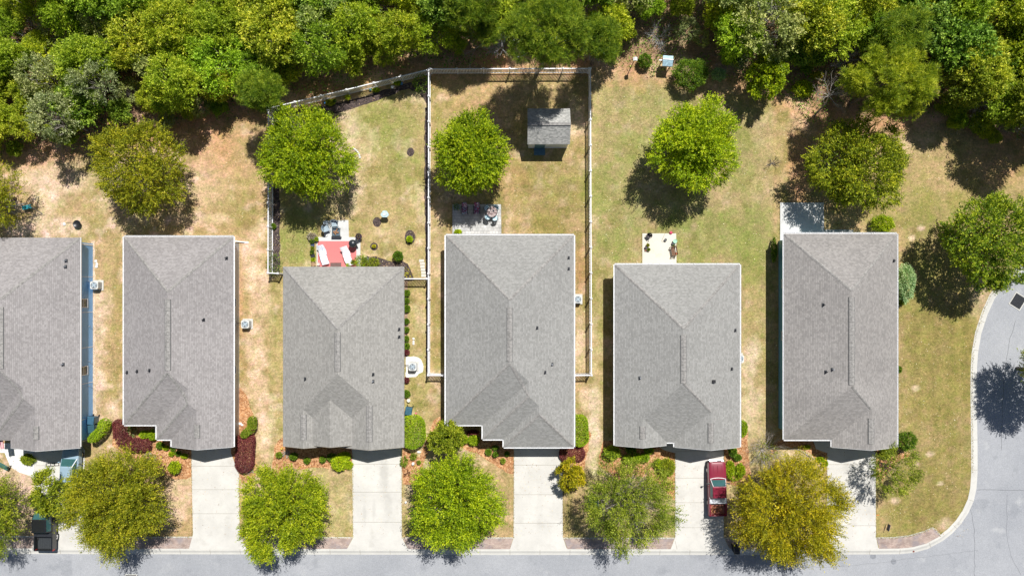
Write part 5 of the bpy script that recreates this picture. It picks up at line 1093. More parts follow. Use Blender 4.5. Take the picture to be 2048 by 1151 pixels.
def car(label, x, y, rz, paint):
    t = thing('parked_car', label, 'car', (x, y, .02), rz); w = .88; h = 2.2
    mb = MB(); loft(mb, [(h, w * .66, w * .6, .35, .62, .05), (h - .15, w * .86, w * .78, .28, .78, .07), (h - .5, w * .98, w * .9, .25, .86, .08), (h - 1.1, w, w * .93, .22, .93, .08), (0, w, w * .95, .22, .96, .08), (-h + .9, w, w * .95, .22, .97, .08), (-h + .2, w * .95, w * .88, .28, .94, .08), (-h, w * .8, w * .74, .4, .8, .06)])
    o = mb.build('body', paint, t, smooth=True); o.modifiers.new('e', 'EDGE_SPLIT').split_angle = R(35)
    greenhouse(t, paint, -h + .55, h - 1.05, .94, 1.45, w * .9, w * .66, .75, .6)
    mb = MB(); mb.tube([(w * .9, h - 1.07, .95), (w * .66, h - 1.8, 1.46)], .03, 5); mb.build('window_trim', M['white'], t)
    for s in (-1, 1):
        wheel(t, s * (w - .12), h - .85, .31, .2); wheel(t, s * (w - .12), -h + .85, .31, .2)
        mb = MB(); mb.box(min(s * w, s * (w + .17)), max(s * w, s * (w + .17)), h - 1.5, h - 1.4, .95, 1.08); mb.build('mirror', paint, t, bevel=.02)
        mb = MB(); mb.box(min(s * .5, s * .75), max(s * .5, s * .75), h - .16, h - .03, .58, .72); mb.build('headlight', plain('lamp_glass', (.75, .75, .72), .15), t)
        mb = MB(); mb.box(min(s * .5, s * .78), max(s * .5, s * .78), -h - .01, -h + .06, .62, .76); mb.build('tail_light', plain('tail_lamp_red', (.5, .02, .02), .25), t)
    return t
car('pale blue car nosed up to the first garage under the eave', (150 - 1024) / 20, (575.5 - 934) / 20, R(-2), carpaint('pale_blue_paint', (.30, .42, .52)))

# ------------------------------------------------------------ air conditioners, bins, garden things
def ac(label, px, py, rz=0, s=.78):
    x, y = P(px, py, .8); t = thing('air_conditioner', label, 'air conditioner', (x, y, 0), rz, 'outdoor air conditioning units'); a = s / 2
    mb = MB(); mb.box(-a - .12, a + .12, -a - .12, a + .12, 0, .08); mb.build('pad', M['curb'], t)
    mb = MB(); c = .1; oct_ = [(-a + c, -a), (a - c, -a), (a, -a + c), (a, a - c), (a - c, a), (-a + c, a), (-a, a - c), (-a, -a + c)]; mb.prism(oct_, .08, .80)
    for k in range(8):
        for q in range(4): zz = .16 + k * .075; mb.box(*((-a + .12, a - .12) if q < 2 else ((-a - .008, -a) if q == 2 else (a, a + .008))), *((-a - .008, -a) if q == 0 else (a, a + .008) if q == 1 else (-a + .12, a - .12)), zz, zz + .03, 1)
    mb.build('cabinet', [plain('ac_paint', (.62, .63, .60), .5), M['grey']], t)
    mb = MB(); mb.cyl(0, 0, .802, .815, a * .8, n=28); mb.build('fan_opening', plain('ac_dark', (.08, .13, .17), .5), t)
    mb = MB()
    for k in range(4): b = k * 1.5708 + .3; mb.add([(math.cos(b) * .08, math.sin(b) * .08, .83), (math.cos(b) * a * .72, math.sin(b) * a * .72, .83), (math.cos(b + .7) * a * .72, math.sin(b + .7) * a * .72, .825), (math.cos(b + 1) * .08, math.sin(b + 1) * .08, .825)], [(0, 1, 2, 3)])
    mb.cyl(0, 0, .82, .86, .10); mb.build('fan', plain('ac_blade', (.35, .45, .52), .4), t)
    for rr in (.35, .55, .8):
        pass
    mb = MB()
    for rr in (.3, .55, .8): mb.tube([(math.cos(k * .2618) * a * rr, math.sin(k * .2618) * a * rr, .875) for k in range(25)], .008, 4)
    for k in range(6): b = k * 1.0472; mb.tube([(math.cos(b) * .1, math.sin(b) * .1, .875), (math.cos(b) * a * .8, math.sin(b) * a * .8, .875)], .008, 4)
    mb.build('grille', M['white'], t)
    mb = MB(); mb.tube([(-a, .1, .3), (-a - .35, .1, .28), (-a - .6, .1, .5)], .03, 5); mb.build('pipe', M['dark'], t)
ac('white air conditioner beside the pale blue wall of the first house', 188, 570)
ac('white air conditioner on the right side of the second house', 490, 648)
ac('rounded air conditioner on the white gravel pad of the third house', 825, 733)
ac('white air conditioner squeezed between the middle house and the long fence', 1156, 598)
ac('white air conditioner half under the eave of the fifth house', 1480, 717)
def bin_(label, px, py, col, rz=0, s=1, name='wheelie_bin'):
    x, y = P(px, py, 1); t = thing(name, label, 'bin', (x, y, 0), rz); c = plain('bin_%d' % int(col[2] * 1000), col, .45)
    mb = MB(); a, b = .28 * s, .34 * s; mb.add([(-a * .8, -b * .8, .04), (a * .8, -b * .8, .04), (a * .8, b * .8, .04), (-a * .8, b * .8, .04), (-a, -b, 1.0), (a, -b, 1.0), (a, b, 1.0), (-a, b, 1.0)], [(3, 2, 1, 0), (0, 1, 5, 4), (1, 2, 6, 5), (2, 3, 7, 6), (3, 0, 4, 7), (4, 5, 6, 7)]); mb.build('body', c, t, bevel=.03)
    mb = MB(); mb.add([(-a - .03, -b - .03, 1.0), (a + .03, -b - .03, 1.0), (a + .03, b + .05, 1.0), (-a - .03, b + .05, 1.0), (-a + .03, -b + .05, 1.09), (a - .03, -b + .05, 1.09), (a - .03, b, 1.07), (-a + .03, b, 1.07)], [(0, 1, 5, 4), (1, 2, 6, 5), (2, 3, 7, 6), (3, 0, 4, 7), (4, 5, 6, 7), (3, 2, 1, 0)]); mb.build('lid', c, t, bevel=.02)
    mb = MB(); mb.tube([(-a * .8, b + .07, .98), (a * .8, b + .07, .98)], .02, 6); mb.build('handle', M['black'], t)
    for sx in (-1, 1): mb = MB(); mb.tube([(sx * a * .8, b, .12), (sx * (a * .8 + .06), b, .12)], .11, 10); mb.build('wheel', M['rubber'], t)
bin_('teal bin with a white mark by the blue wall, lower of the pair', 182, 858, (.03, .09, .12), R(4), 1.1)
bin_('dark blue bin by the blue wall, upper of the pair', 181, 841, (.04, .12, .19), R(-6), 1.15)
bin_('blue bin with a shiny lid beside the third house', 817, 822, (.03, .11, .16), R(-8), 1.15)
bin_('black bin standing on the kerb in the shade of the golden tree', 1474, 1101, (.012, .012, .013), 0, .95)
bin_('dark bin pushed into the bright hedge at the third house', 813, 843, (.03, .05, .08), R(3), 1.1)
def pot(label, px, py, r_, col, plantm=None, h=None, ball=False):
    h = h or r_ * 1.6; x, y = P(px, py, h); t = thing('plant_pot', label, 'plant pot', (x, y, .07)); c = plain('pot_%d_%d' % (int(col[0] * 999), int(col[2] * 999)), col, .5)
    mb = MB(); mb.lathe(0, 0, [(r_ * .65, 0), (r_ * .95, h * .8), (r_ * 1.06, h * .82), (r_ * 1.06, h), (r_ * .9, h), (r_ * .86, h * .85)], 18); mb.build('pot', c, t, smooth=False)
    if plantm:
        rr = np.random.RandomState(int(px * 7) % 9999); n = 260; d = rdir(rr, n); d[:, 2] = abs(d[:, 2]); V, F = leaves(d * [r_, r_, r_ * .9] * rr.uniform(.3, 1.1, (n, 1)) + [0, 0, h], unit(d + rdir(rr, n) * .6), unit(rdir(rr, n) + [0, 0, 1]), np.full(n, .09), np.full(n, .05)); np_mesh('plant', V, F, plantm, t)
for a in [('round dark pot with yellow green plant at the top left corner of the red patio', 633.5, 478, .19, (.02, .02, .025), LM['lime']), ('green leaved pot at the top of the row left of the red patio', 625, 482, .2, (.03, .05, .08), LM['dark']),
          ('blue dark pot second in the row left of the red patio', 625.5, 490, .17, (.03, .05, .12), None), ('pot with small red flowers in the row left of the red patio', 625.5, 496, .16, (.03, .03, .04), LM['mixed']), ('bright green pot in the middle of the row left of the red patio', 624.5, 504, .19, (.02, .05, .03), LM['dark']),
          ('large black empty pot in the row left of the red patio', 626, 511, .2, (.015, .015, .02), None), ('yellow green pot low in the row left of the red patio', 626.5, 519, .18, (.02, .02, .02), LM['lime']), ('tan pot nearest the house in the row left of the red patio', 626.5, 528, .22, (.35, .22, .12), None),
          ('dark purple flower pot at the top right corner of the red patio', 717.5, 473, .30, (.03, .02, .05), leafmat('purple_leaves', (.04, .015, .07), (.10, .04, .12), (.4, .4, .05))), ('terracotta pot by the right towel lounger', 706, 524, .22, (.5, .14, .05), LM['mixed']),
          ('low dark pot at the foot of the right towel lounger', 697, 530, .2, (.06, .05, .03), LM['lime']), ('pale round pot by the wall of the red patio', 637, 528, .15, (.65, .55, .5), None), ('round grey pot ringed with ferns right of the red patio', 732, 520, .3, (.2, .23, .2), LM['sparse']),
          ('terracotta ringed pot in the back bed', 696, 195, .26, (.5, .18, .06), LM['bright']), ('blue pot in the back bed nearest the left corner', 650, 205, .11, (.05, .25, .6), None), ('pale rimmed green pot in the back bed', 670, 202.5, .15, (.3, .4, .32), LM['dark']), ('small teal pot in the middle of the back bed', 741, 179, .12, (.06, .3, .25), None),
          ('white rimmed pot in the back bed', 785, 174.5, .16, (.6, .6, .58), None), ('bright blue pot in the back bed nearest the long fence', 803, 167, .14, (.06, .3, .65), None),
          ('potted bush at the shaded corner of the block patio', 913, 414, .34, (.5, .52, .55), LM['dark']), ('white jar in the straw beside the third house', 817.5, 800, .17, (.75, .72, .62), None),
          ('tan pot on the cream patio, middle left group', 1295.5, 490, .13, (.35, .2, .05), LM['olive']), ('small pot on the cream patio, right of the tan pot', 1297, 498.5, .12, (.2, .22, .12), LM['sparse']), ('little clay pot on the cream patio, lowest on the left', 1291, 500.5, .08, (.25, .08, .04), None),
          ('pale green pot at the right edge of the cream patio', 1350, 482, .2, (.35, .62, .45), None), ('black pot on the right of the cream patio', 1347, 486.5, .16, (.04, .04, .05), None), ('green pot against the brown bench', 1347, 493, .15, (.1, .22, .15), LM['dark']), ('orange pot on the grass side of the cream patio bench', 1351, 507, .12, (.6, .15, .04), None),
          ('dark pot alone on the cream patio', 1331, 479.5, .13, (.06, .065, .07), None), ('black pot behind the tan pot on the cream patio', 1292.5, 494.5, .15, (.03, .02, .03), None)]: pot(*a)
def lounger(label, px, py, rz, pat):
    x, y = P(px, py, .45); t = thing('sun_lounger', label, 'sun lounger', (x, y, .072), rz, 'towel covered sun loungers on the red patio')
    mb = MB(); mb.box(-.3, .3, -.95, .35, .30, .36); mb.add([(-.3, .35, .30), (.3, .35, .30), (.3, .95, .62), (-.3, .95, .62), (-.3, .35, .36), (.3, .35, .36), (.3, .95, .68), (-.3, .95, .68)], [(3, 2, 1, 0), (4, 5, 6, 7), (0, 1, 5, 4), (1, 2, 6, 5), (2, 3, 7, 6), (3, 0, 4, 7)]); mb.build('frame', M['white'], t)
    r_ = random.Random(int(px)); g = [-.98 + i * 1.96 / 16 for i in range(17)]; mb = MB(); V = []
    for v in g:
        for k in range(7): u = -.36 + k * .12; z = .37 + max(0, v - .35) * .533 + (-.05 if k in (0, 6) else .012) + r_.uniform(-.008, .012); V.append((u + r_.uniform(-.012, .012) + .03 * math.sin(v * 5), v, z + .012))
    mb.add(V, [(i * 7 + k, i * 7 + k + 1, (i + 1) * 7 + k + 1, (i + 1) * 7 + k) for i in range(16) for k in range(6)]); o = mb.build('towel', pat, t, smooth=True)
    for sx in (-1, 1):
        for sy in (-.85, .3): mb = MB(); mb.tube([(sx * .26, sy, .3), (sx * .29, sy, 0)], .02, 6); mb.build('leg', M['white'], t)
        mb = MB(); mb.tube([(sx * .33, -.1, .34), (sx * .34, -.05, .52), (sx * .34, .35, .52), (sx * .33, .4, .36)], .02, 6); mb.build('armrest', M['white'], t)
m, nt, bs, N, L = newmat('blue_patterned_towel'); cc = ramp(nt, noise(nt, 9, 2), [(.50, (.80, .80, .82)), (.53, (.25, .42, .7)), (.56, (.25, .42, .7)), (.59, (.80, .80, .82))]); L.new(cc, bs.inputs['Base Color']); bs.inputs['Roughness'].default_value = .9
lounger('white sun lounger with a blue patterned towel, left on the red patio', 646, 509.5, R(14), m)
lounger('sun lounger under a plain white towel, right on the red patio', 694, 512, R(18), M['towel'])
x, y = P(705.5, 487, .8); t = thing('barbecue_grill', 'black covered kettle barbecue on the red patio corner', 'barbecue', (x, y, .072), R(20))
mb = MB(); mb.lathe(0, 0, [(.12, .5), (.34, .62), (.40, .78), (.36, .95), (.2, 1.06), (.02, 1.1)], 22); mb.build('kettle', plain('grill_black', (.025, .03, .035), .35), t, smooth=True)
mb = MB(); mb.box(.3, .55, -.2, .2, .78, .82); mb.build('side_shelf', M['dark'], t)
for k in range(3): mb = MB(); b = k * 2.1; mb.tube([(math.cos(b) * .2, math.sin(b) * .2, .6), (math.cos(b) * .34, math.sin(b) * .34, 0)], .02, 6); mb.build('leg', M['dark'], t)
sheet('door_mat', [(661,525),(683,525),(683,538),(661,538)], .085, plain('mat_brown', (.16, .10, .09), .95), kind=None); tag(bpy.data.objects['door_mat'], 'dark door mat at the wall of the red patio', 'mat')
def patio_chair(label, px, py, rz, frame, seatm, name='patio_chair', s=1, group=None, z=.06):
    x, y = P(px, py, .5); t = thing(name, label, 'chair', (x, y, z), rz, group)
    mb = MB(); mb.box(-.28 * s, .28 * s, -.28 * s, .25 * s, .38, .44); mb.build('seat', seatm, t, bevel=.03)
    mb = MB(); n = 9; V = []
    for zz, rad in ((.42, .29), (.85, .36)):
        for k in range(n): a = R(20 + 140 * k / (n - 1)); V.append((math.cos(a) * rad * s, math.sin(a) * rad * s - (0 if zz < .5 else .02), zz))
    V += [(a * .93, b * .93, c) for a, b, c in V]
    mb.add(V, [(k, k + 1, n + k + 1, n + k) for k in range(n - 1)] + [(2 * n + k + 1, 2 * n + k, 3 * n + k, 3 * n + k + 1) for k in range(n - 1)] + [(n + k, n + k + 1, 3 * n + k + 1, 3 * n + k) for k in range(n - 1)]); mb.build('backrest', seatm, t)
    mb = MB(); mb.tube([(math.cos(R(a)) * .36 * s, math.sin(R(a)) * .36 * s, .86 - .2 * (abs(a - 90) / 110) ** 3) for a in range(-20, 201, 20)], .022, 6); mb.build('arm_rail', frame, t)
    for sx in (-1, 1):
        for sy in (-1, 1): mb = MB(); mb.tube([(sx * .24 * s, sy * .22 * s, .4), (sx * .27 * s, sy * .25 * s, 0)], .018, 5); mb.build('leg', frame, t)
    return t
sl_ = plain('slate_cushion', (.33, .41, .46), .6)
patio_chair('grey cushioned patio chair at the left of the fire pit', 652, 457, R(110), M['dark'], sl_, s=1.1)
patio_chair('grey cushioned patio chair above the fire pit', 669, 447, R(5), M['dark'], sl_, s=1.1)
x, y = P(651, 445, .4); mb = MB(); mb.box(-.22, .22, -.2, .2, .3, .36); t = thing('side_table', 'small grey side table at the corner of the fire pit slab', 'table', (x, y, .05), R(10)); mb.build('top', plain('pale_blue_grey', (.42, .48, .52), .5), t)
for sx in (-1, 1):
    for sy in (-1, 1): mb = MB(); mb.box(sx * .18 - .02, sx * .18 + .02, sy * .16 - .02, sy * .16 + .02, 0, .3); mb.build('leg', M['grey'], t)
x, y = P(672, 463.5, .4); t = thing('fire_pit', 'square metal fire pit holding split logs above the red patio', 'fire pit', (x, y, .05))
mb = MB(); a = .40
for q in ((-a, a, a - .07, a), (-a, a, -a, -a + .07), (-a, -a + .07, -a + .07, a - .07), (a - .07, a, -a + .07, a - .07)): mb.box(*q, .25, .42)
mb.box(-a + .03, a - .03, -a + .03, a - .03, .15, .24); mb.build('bowl', plain('pit_steel', (.13, .17, .2), .4, .3), t)
for k, (lx, ly, ra) in enumerate([(-.1, .05, .5), (.08, .0, -.4), (0, -.1, .1), (.05, .12, 1.2), (-.12, -.12, -.9)]): mb = MB(); c, s = math.cos(ra), math.sin(ra); mb.tube([(lx - c * .22, ly - s * .22, .27 + .03 * k), (lx + c * .22, ly + s * .22, .29 + .03 * k)], .045, 6); mb.build('log', plain('split_log', (.42, .22, .11), .9, var=.3, scale=14), t)
mb = MB(); mb.box(-.48, .48, -a - .2, -a - .05, .02, .3); mb.build('step', M['dark'], t)
for sx in (-1, 1):
    for sy in (-1, 1): mb = MB(); mb.box(sx * .34 - .03, sx * .34 + .03, sy * .34 - .03, sy * .34 + .03, 0, .2); mb.build('leg', M['dark'], t)
# bird bath table
x, y = P(769.5, 428, .9); t = thing('bird_bath', 'pale blue three legged bird bath on the lawn beside a mulch ring', 'bird bath', (x, y, 0))
mb = MB(); V = [(math.cos(R(90 + 120 * k + d)) * .42, math.sin(R(90 + 120 * k + d)) * .36, 0) for k in range(3) for d in (-28, 0, 28)]; mb.prism([(a, b) for a, b, c in V], .86, .92); mb.build('basin', plain('pale_aqua', (.45, .58, .60), .4), t)
mb = MB(); mb.lathe(0, .03, [(.1, .92), (.2, .925), (.17, .99), (.02, .96)], 18); mb.build('bowl', plain('dish', (.6, .68, .66), .4), t)
for k in range(3): b = R(90 + 120 * k + 60); mb = MB(); mb.tube([(math.cos(b) * .3, math.sin(b) * .3, .87), (math.cos(b) * .16, math.sin(b) * .16, .4), (math.cos(b) * .34, math.sin(b) * .34, 0)], .02, 6); mb.build('leg', M['dark'], t)
mb = MB(); mb.tube([(math.cos(R(k * 20)) * .2, math.sin(R(k * 20)) * .2, .3) for k in range(19)], .018, 5); mb.build('ring', M['dark'], t)
# block patio set
m, nt, bs, N, L = newmat('flowered_cushion'); vo = N.new('ShaderNodeTexVoronoi'); vo.inputs['Scale'].default_value = 9; g = N.new('ShaderNodeNewGeometry'); L.new(g.outputs['Position'], vo.inputs['Vector']); sp = N.new('ShaderNodeSeparateXYZ'); L.new(vo.outputs['Color'], sp.inputs[0])
L.new(ramp(nt, sp.outputs[0], [(0, (.30, .04, .08)), (.45, (.18, .08, .16)), (.75, (.55, .5, .55)), (1, (.2, .35, .45))]), bs.inputs['Base Color']); bs.inputs['Roughness'].default_value = .9
for k, (px, lb) in enumerate([(929, 'flower patterned armchair on the block patio, next to the potted bush'), (953.5, 'flower patterned armchair on the block patio, nearer the round table')]):
    x, y = P(px, 417, .5); t = thing('armchair', lb, 'armchair', (x, y, .06), R(-2), 'flower patterned armchairs in the tree shade')
    mb = MB(); mb.box(-.27, .27, -.55, .12, .32, .46); mb.build('seat_cushion', m, t, bevel=.05)
    mb = MB(); mb.add([(-.27, .12, .40), (.27, .12, .40), (.25, .48, .95), (-.25, .48, .95), (-.27, .26, .36), (.27, .26, .36), (.25, .60, .90), (-.25, .60, .90)], [(0, 1, 2, 3), (7, 6, 5, 4), (0, 4, 5, 1), (1, 5, 6, 2), (2, 6, 7, 3), (3, 7, 4, 0)]); mb.build('back_cushion', m, t, bevel=.04)
    for sx in (-1, 1): mb = MB(); mb.tube([(sx * .33, -.5, 0), (sx * .33, -.5, .6), (sx * .33, .25, .62), (sx * .33, .3, 0)], .025, 6); mb.build('arm', M['dark'], t)
    mb = MB(); mb.box(-.3, .3, -.52, .25, .26, .31); mb.build('frame', M['dark'], t)
cx, cy = P(984, 423.5, .7); t = thing('round_table', 'round patio table with a brown mottled top on the block patio', 'table', (cx, cy, .06))
mb = MB(); mb.cyl(0, 0, .68, .71, .52, n=32); mb.build('table_top', speckle('mottled_top', (.14, .09, .09), (.36, .27, .25), (.5, .44, .42), 9), t)
mb = MB(); mb.tube([(math.cos(R(k * 15)) * .53, math.sin(R(k * 15)) * .53, .70) for k in range(25)], .02, 5); mb.build('rim', M['dark'], t)
for k in range(4): b = R(45 + 90 * k); mb = MB(); mb.tube([(math.cos(b) * .1, math.sin(b) * .1, .68), (math.cos(b) * .42, math.sin(b) * .42, 0)], .02, 5); mb.build('leg', M['dark'], t)
mb = MB(); mb.lathe(0, 0, [(.1, 0), (.1, .03), (.02, .04), (.02, .2), (.05, .22)], 12); o = mb.build('umbrella_base', M['dark'], loc=(cx + .15, cy + .12, .772)); tag(o, 'small dark bowl on the mottled round table', 'bowl'); o.name = 'table_bowl'
pc = plain('aqua_cushion', (.50, .66, .72), .7)
for px, py, a, lb in [(975, 417, 55, 'aqua cushioned chair at the round table, upper left in the shade'), (991, 416, -40, 'aqua cushioned chair at the round table, upper right'), (976, 433.5, 140, 'aqua cushioned chair at the round table, lower left'), (990, 436, 200, 'aqua cushioned chair at the round table, lower right')]: patio_chair(lb, px, py, R(a), M['dark'], pc, group='chairs around the mottled table', s=.9)
# cream patio things
patio_chair('dark folding chair on the cream patio, upper left', 1297.5, 471.5, R(-50), M['black'], plain('charcoal_cloth', (.07, .06, .065), .8), s=.75)
x, y = P(1347, 501.5, .5); t = thing('garden_bench', 'brown wooden bench at the right of the cream patio', 'bench', (x, y, .06), R(100))
mb = MB()
for k in range(4): mb.box(-.42, .42, -.2 + k * .1, -.12 + k * .1, .38, .42)
mb.build('seat', M['wood'], t)
mb = MB()
for k in range(3): mb.box(-.42, .42, -.30, -.27, .48 + k * .13, .57 + k * .13)
mb.build('backrest', M['wood'], t)
for sx in (-1, 1): mb = MB(); mb.box(sx * .42 - .03, sx * .42 + .03, -.3, .22, .55, .60); mb.box(sx * .42 - .03, sx * .42 + .03, -.3, -.24, 0, .8); mb.box(sx * .42 - .03, sx * .42 + .03, .16, .22, 0, .55); mb.build('leg', M['wood'], t)
x, y = P(1342, 465, .2); mb = MB(); mb.lathe(0, 0, [(.02, 0), (.13, .05), (.16, .14), (.1, .2), (.02, .22)], 14); o = mb.build('watering_can', plain('pink_red', (.65, .06, .14), .5), loc=(x, y, .01), smooth=True)
tag(o, 'pink red watering can at the top edge of the cream patio', 'watering can'); s_ = MB(); s_.tube([(.12, 0, .08), (.28, .02, .2)], .02, 6); s_.build('spout', plain('pink_red', (.65, .06, .14), .5), o)
x, y = P(1328, 478, .02); t = thing('shepherd_hook', 'thin dark plant hook standing at the top of the cream patio', 'hook', (P(1330, 466)[0], P(1330, 466)[1], 0)); mb = MB(); mb.tube([(0, 0, 0), (0, 0, 1.5), (.05, 0, 1.62), (.15, 0, 1.62), (.2, 0, 1.5)], .015, 5); mb.build('pole', M['black'], t)
# lid, stones and other small things of the yards
def lump(name, label, px, py, r_, h, mat, cat, seed=1, group=None, ry=None):
    x, y = P(px, py); rr = random.Random(seed); mb = MB(); ry = ry or r_
    mb.lathe(0, 0, [(r_ * .9, 0), (r_, h * .4), (r_ * .75, h * .85), (r_ * .2, h)], 9); mb.v = [(a * (1 + rr.uniform(-.15, .15)), b * ry / r_ * (1 + rr.uniform(-.15, .15)), c * (1 + rr.uniform(-.1, .1))) for a, b, c in mb.v]
    return tag(mb.build(name, mat, loc=(x, y, 0)), label, cat, group)
stone = plain('white_stone', (.70, .69, .66), .8, var=.1)
x, y = P(154, 448, .3); t = thing('fire_bowl', 'black round fire bowl on the tan lawn behind the first house', 'fire bowl', (x, y, 0))
mb = MB(); mb.lathe(0, 0, [(.1, .1), (.32, .2), (.40, .34), (.37, .34), (.28, .24), (.02, .22)], 22); mb.build('bowl', M['black'], t, smooth=True)
for k in range(3): mb = MB(); b = k * 2.1; mb.tube([(math.cos(b) * .2, math.sin(b) * .2, .2), (math.cos(b) * .3, math.sin(b) * .3, 0)], .02, 5); mb.build('leg', M['black'], t)
x, y = P(147, 446.5); mb = MB(); mb.tube([(-.75, .05, .03), (.1, 0, .03)], .012, 5); tag(mb.build('metal_rod', M['dark'], loc=(x, y, 0)), 'thin metal rod lying beside the black fire bowl', 'rod')
lump('stone', 'white stone at the end of the metal rod behind the first house', 129, 448, .16, .1, stone, 'stone', 2)
for k, (px, py) in enumerate([(192, 522), (194, 528), (193, 533)]): lump('stone', ['topmost', 'middle', 'lowest'][k] + ' of three white stones beside the blue wall', px, py, .15, .08, stone, 'stone', 3 + k, 'white stones by the blue wall')
for k, (px, py) in enumerate([(827, 677), (827, 683), (827, 687)]): lump('stone', ['topmost', 'middle', 'lowest'][k] + ' of three white stones above the gravel pad', px, py, .13, .08, stone, 'stone', 13 + k, 'white stones above the gravel pad')
for k in range(7):
    a = (707.5, 298) if 0 else None; px = 706 + [0, 3.5, 7, 9.5, 11.5, 13, 14][k]; py = 297 + [0, 1.5, 4, 7, 10.5, 14, 18][k]
    lump('edging_stone', 'white edging stone %s of the arc right of the bright tree' % ['at the top', 'second from the top', 'third from the top', 'in the middle', 'third from the bottom', 'second from the bottom', 'at the bottom'][k], px, py, .12, .1, stone, 'stone', 30 + k, 'arc of white edging stones', ry=.1)
lump('stone', 'white stone under the edge of the bright tree by the arc', 709.5, 321.5, .12, .1, stone, 'stone', 44)
for k, (px, py, w_, h_) in enumerate([(843, 521, 5, 3.5), (845, 527, 5, 3.5), (845, 533, 4.5, 3.5), (846, 539, 4.5, 3.5), (847, 545, 4.5, 3.5), (847.5, 551, 5, 3.5)]):
    x, y = P(px, py); mb = MB(); mb.box(-w_ / 20, w_ / 20, -h_ / 20 * .75, h_ / 20 * .75, 0, .05); tag(mb.build('stepping_stone', plain('pale_paver', (.62, .58, .50), .85), loc=(x, y, 0), bevel=.01), '%s pale stepping stone of the short path by the long fence' % ['topmost', 'second', 'third', 'fourth', 'fifth', 'lowest'][k], 'paving stone', 'stepping stones by the long fence')
lump('ball_ornament', 'white ball ornament in the straw right of the third driveway', 826.5, 926, .16, .32, M['white'], 'ornament', 51)
lump('stone', 'white splash stone below the bright hedge of the third house', 838, 903, .22, .1, stone, 'stone', 52, ry=.13)
lump('ball_ornament', 'yellow ball ornament at the left corner of the third house', 564, 896, .14, .28, plain('yellow_glaze', (.6, .38, .02), .3), 'ornament', 53)
lump('ball_ornament', 'small pale ball beside the fourth street tree and third driveway', 812, 1003, .12, .24, M['white'], 'ornament', 54)
lump('flower_clump', 'small pink flowers above the bright hedge of the third house', 832, 826, .12, .25, plain('pink_petals', (.65, .2, .2), .8), 'flowers', 55)
x, y = P(478, 846); mb = MB(); mb.box(-.1, .3, -.1, .1, 0, .06); mb.box(.2, .45, -.22, -.05, 0, .07); tag(mb.build('splash_block', stone, loc=(x, y, 0)), 'white splash block between the second house and its curved hedge', 'splash block')
x, y = P(486, 484, .3); mb = MB(); mb.tube([(-.8, .1, .25), (.1, 0, .1)], .06, 8); mb.box(.05, .45, -.1, .08, 0, .07); tag(mb.build('downspout', M['white'], loc=(x, y, 0)), 'white downspout lying out from the back corner of the second house', 'downspout')
x, y = P(1754, 1029); mb = MB(); mb.tube([(-.08, 0, .03), (.2, .02, .03)], .03, 6); tag(mb.build('marker', plain('orange_plastic', (.7, .15, .02), .5), loc=(x, y, 0)), 'small orange marker at the edge of the sixth driveway', 'marker')
x, y = P(1777, 1054, .5); t = thing('yard_sign', 'small dark yard sign on wire legs on the corner lawn', 'sign', (x, y, 0), R(75)); mb = MB(); mb.box(-.32, .32, -.02, .02, .28, .72); mb.build('panel', plain('sign_navy', (.03, .04, .09), .5), t); 
for sx in (-.2, .2): mb = MB(); mb.tube([(sx, 0, 0), (sx, 0, .28)], .01, 5); mb.build('leg', M['dark'], t)
x, y = P(1188, 1005, .7); t = thing('utility_box', 'teal utility box on the lawn under the open grey branched tree', 'utility box', (x, y, 0)); mb = MB(); mb.box(-.42, .42, -.52, .52, .08, .8); mb.build('cabinet', plain('utility_teal', (.10, .26, .26), .5), t, bevel=.05); mb = MB(); mb.box(-.5, .5, -.6, .6, 0, .08); mb.build('pad', M['curb'], t); mb = MB(); mb.box(-.45, .45, -.56, .1, .8, .84); mb.build('lid', plain('utility_teal_lid', (.14, .32, .32), .5), t, bevel=.02)
# white box on legs, lamp post, drains
x, y = P(1336, 121.5, 1.5); t = thing('hunting_feeder', 'pale blue topped box on posts at the wood edge', 'feeder box', (x, y, 0), R(-4)); t.name = 'feeder_box'
mb = MB(); mb.box(-.42, .42, -.42, .42, .9, 1.35); mb.build('box', siding('box_boards', (.45, .42, .38)), t); mb = MB(); mb.add([(-.5, -.5, 1.36), (.5, -.5, 1.36), (.5, .12, 1.55), (-.5, .12, 1.55), (-.5, .52, 1.42), (.5, .52, 1.42)], [(0, 1, 2, 3), (3, 2, 5, 4), (0, 3, 4), (1, 5, 2), (0, 4, 5, 1)]); mb.build('roof', plain('tin_roof', (.40, .58, .66), .35, .2, var=.2), t)
mb = MB(); mb.box(-.52, .52, .09, .15, 1.545, 1.57); mb.build('ridge_strip', M['white'], t)
for sx in (-1, 1):
    for sy in (-1, 1): mb = MB(); mb.box(sx * .36 - .04, sx * .36 + .04, sy * .36 - .04, sy * .36 + .04, 0, .9); mb.build('post', M['wood'], t)
mb = MB(); mb.box(-.85, -.5, .02, .1, 1.3, 1.36); mb.build('perch', M['white'], t)
x, y = P(1271, 119, 2); t = thing('post_lamp', 'thin post with a white cap at the wood edge left of the box', 'post', (P(1270, 119, 2)[0], P(1270, 119, 2)[1], 0)); t.name = 'bird_house'; mb = MB(); mb.tube([(0, 0, 0), (0, 0, 2)], .04, 6); mb.build('post', M['dark'], t); mb = MB(); mb.box(-.15, .15, -.13, .13, 1.9, 2.15); mb.add([(-.2, -.17, 2.15), (.2, -.17, 2.15), (.2, .17, 2.15), (-.2, .17, 2.15), (0, -.17, 2.3), (0, .17, 2.3)], [(0, 1, 4), (1, 2, 5, 4), (2, 3, 5), (3, 0, 4, 5), (3, 2, 1, 0)]); mb.build('house_box', M['white'], t)
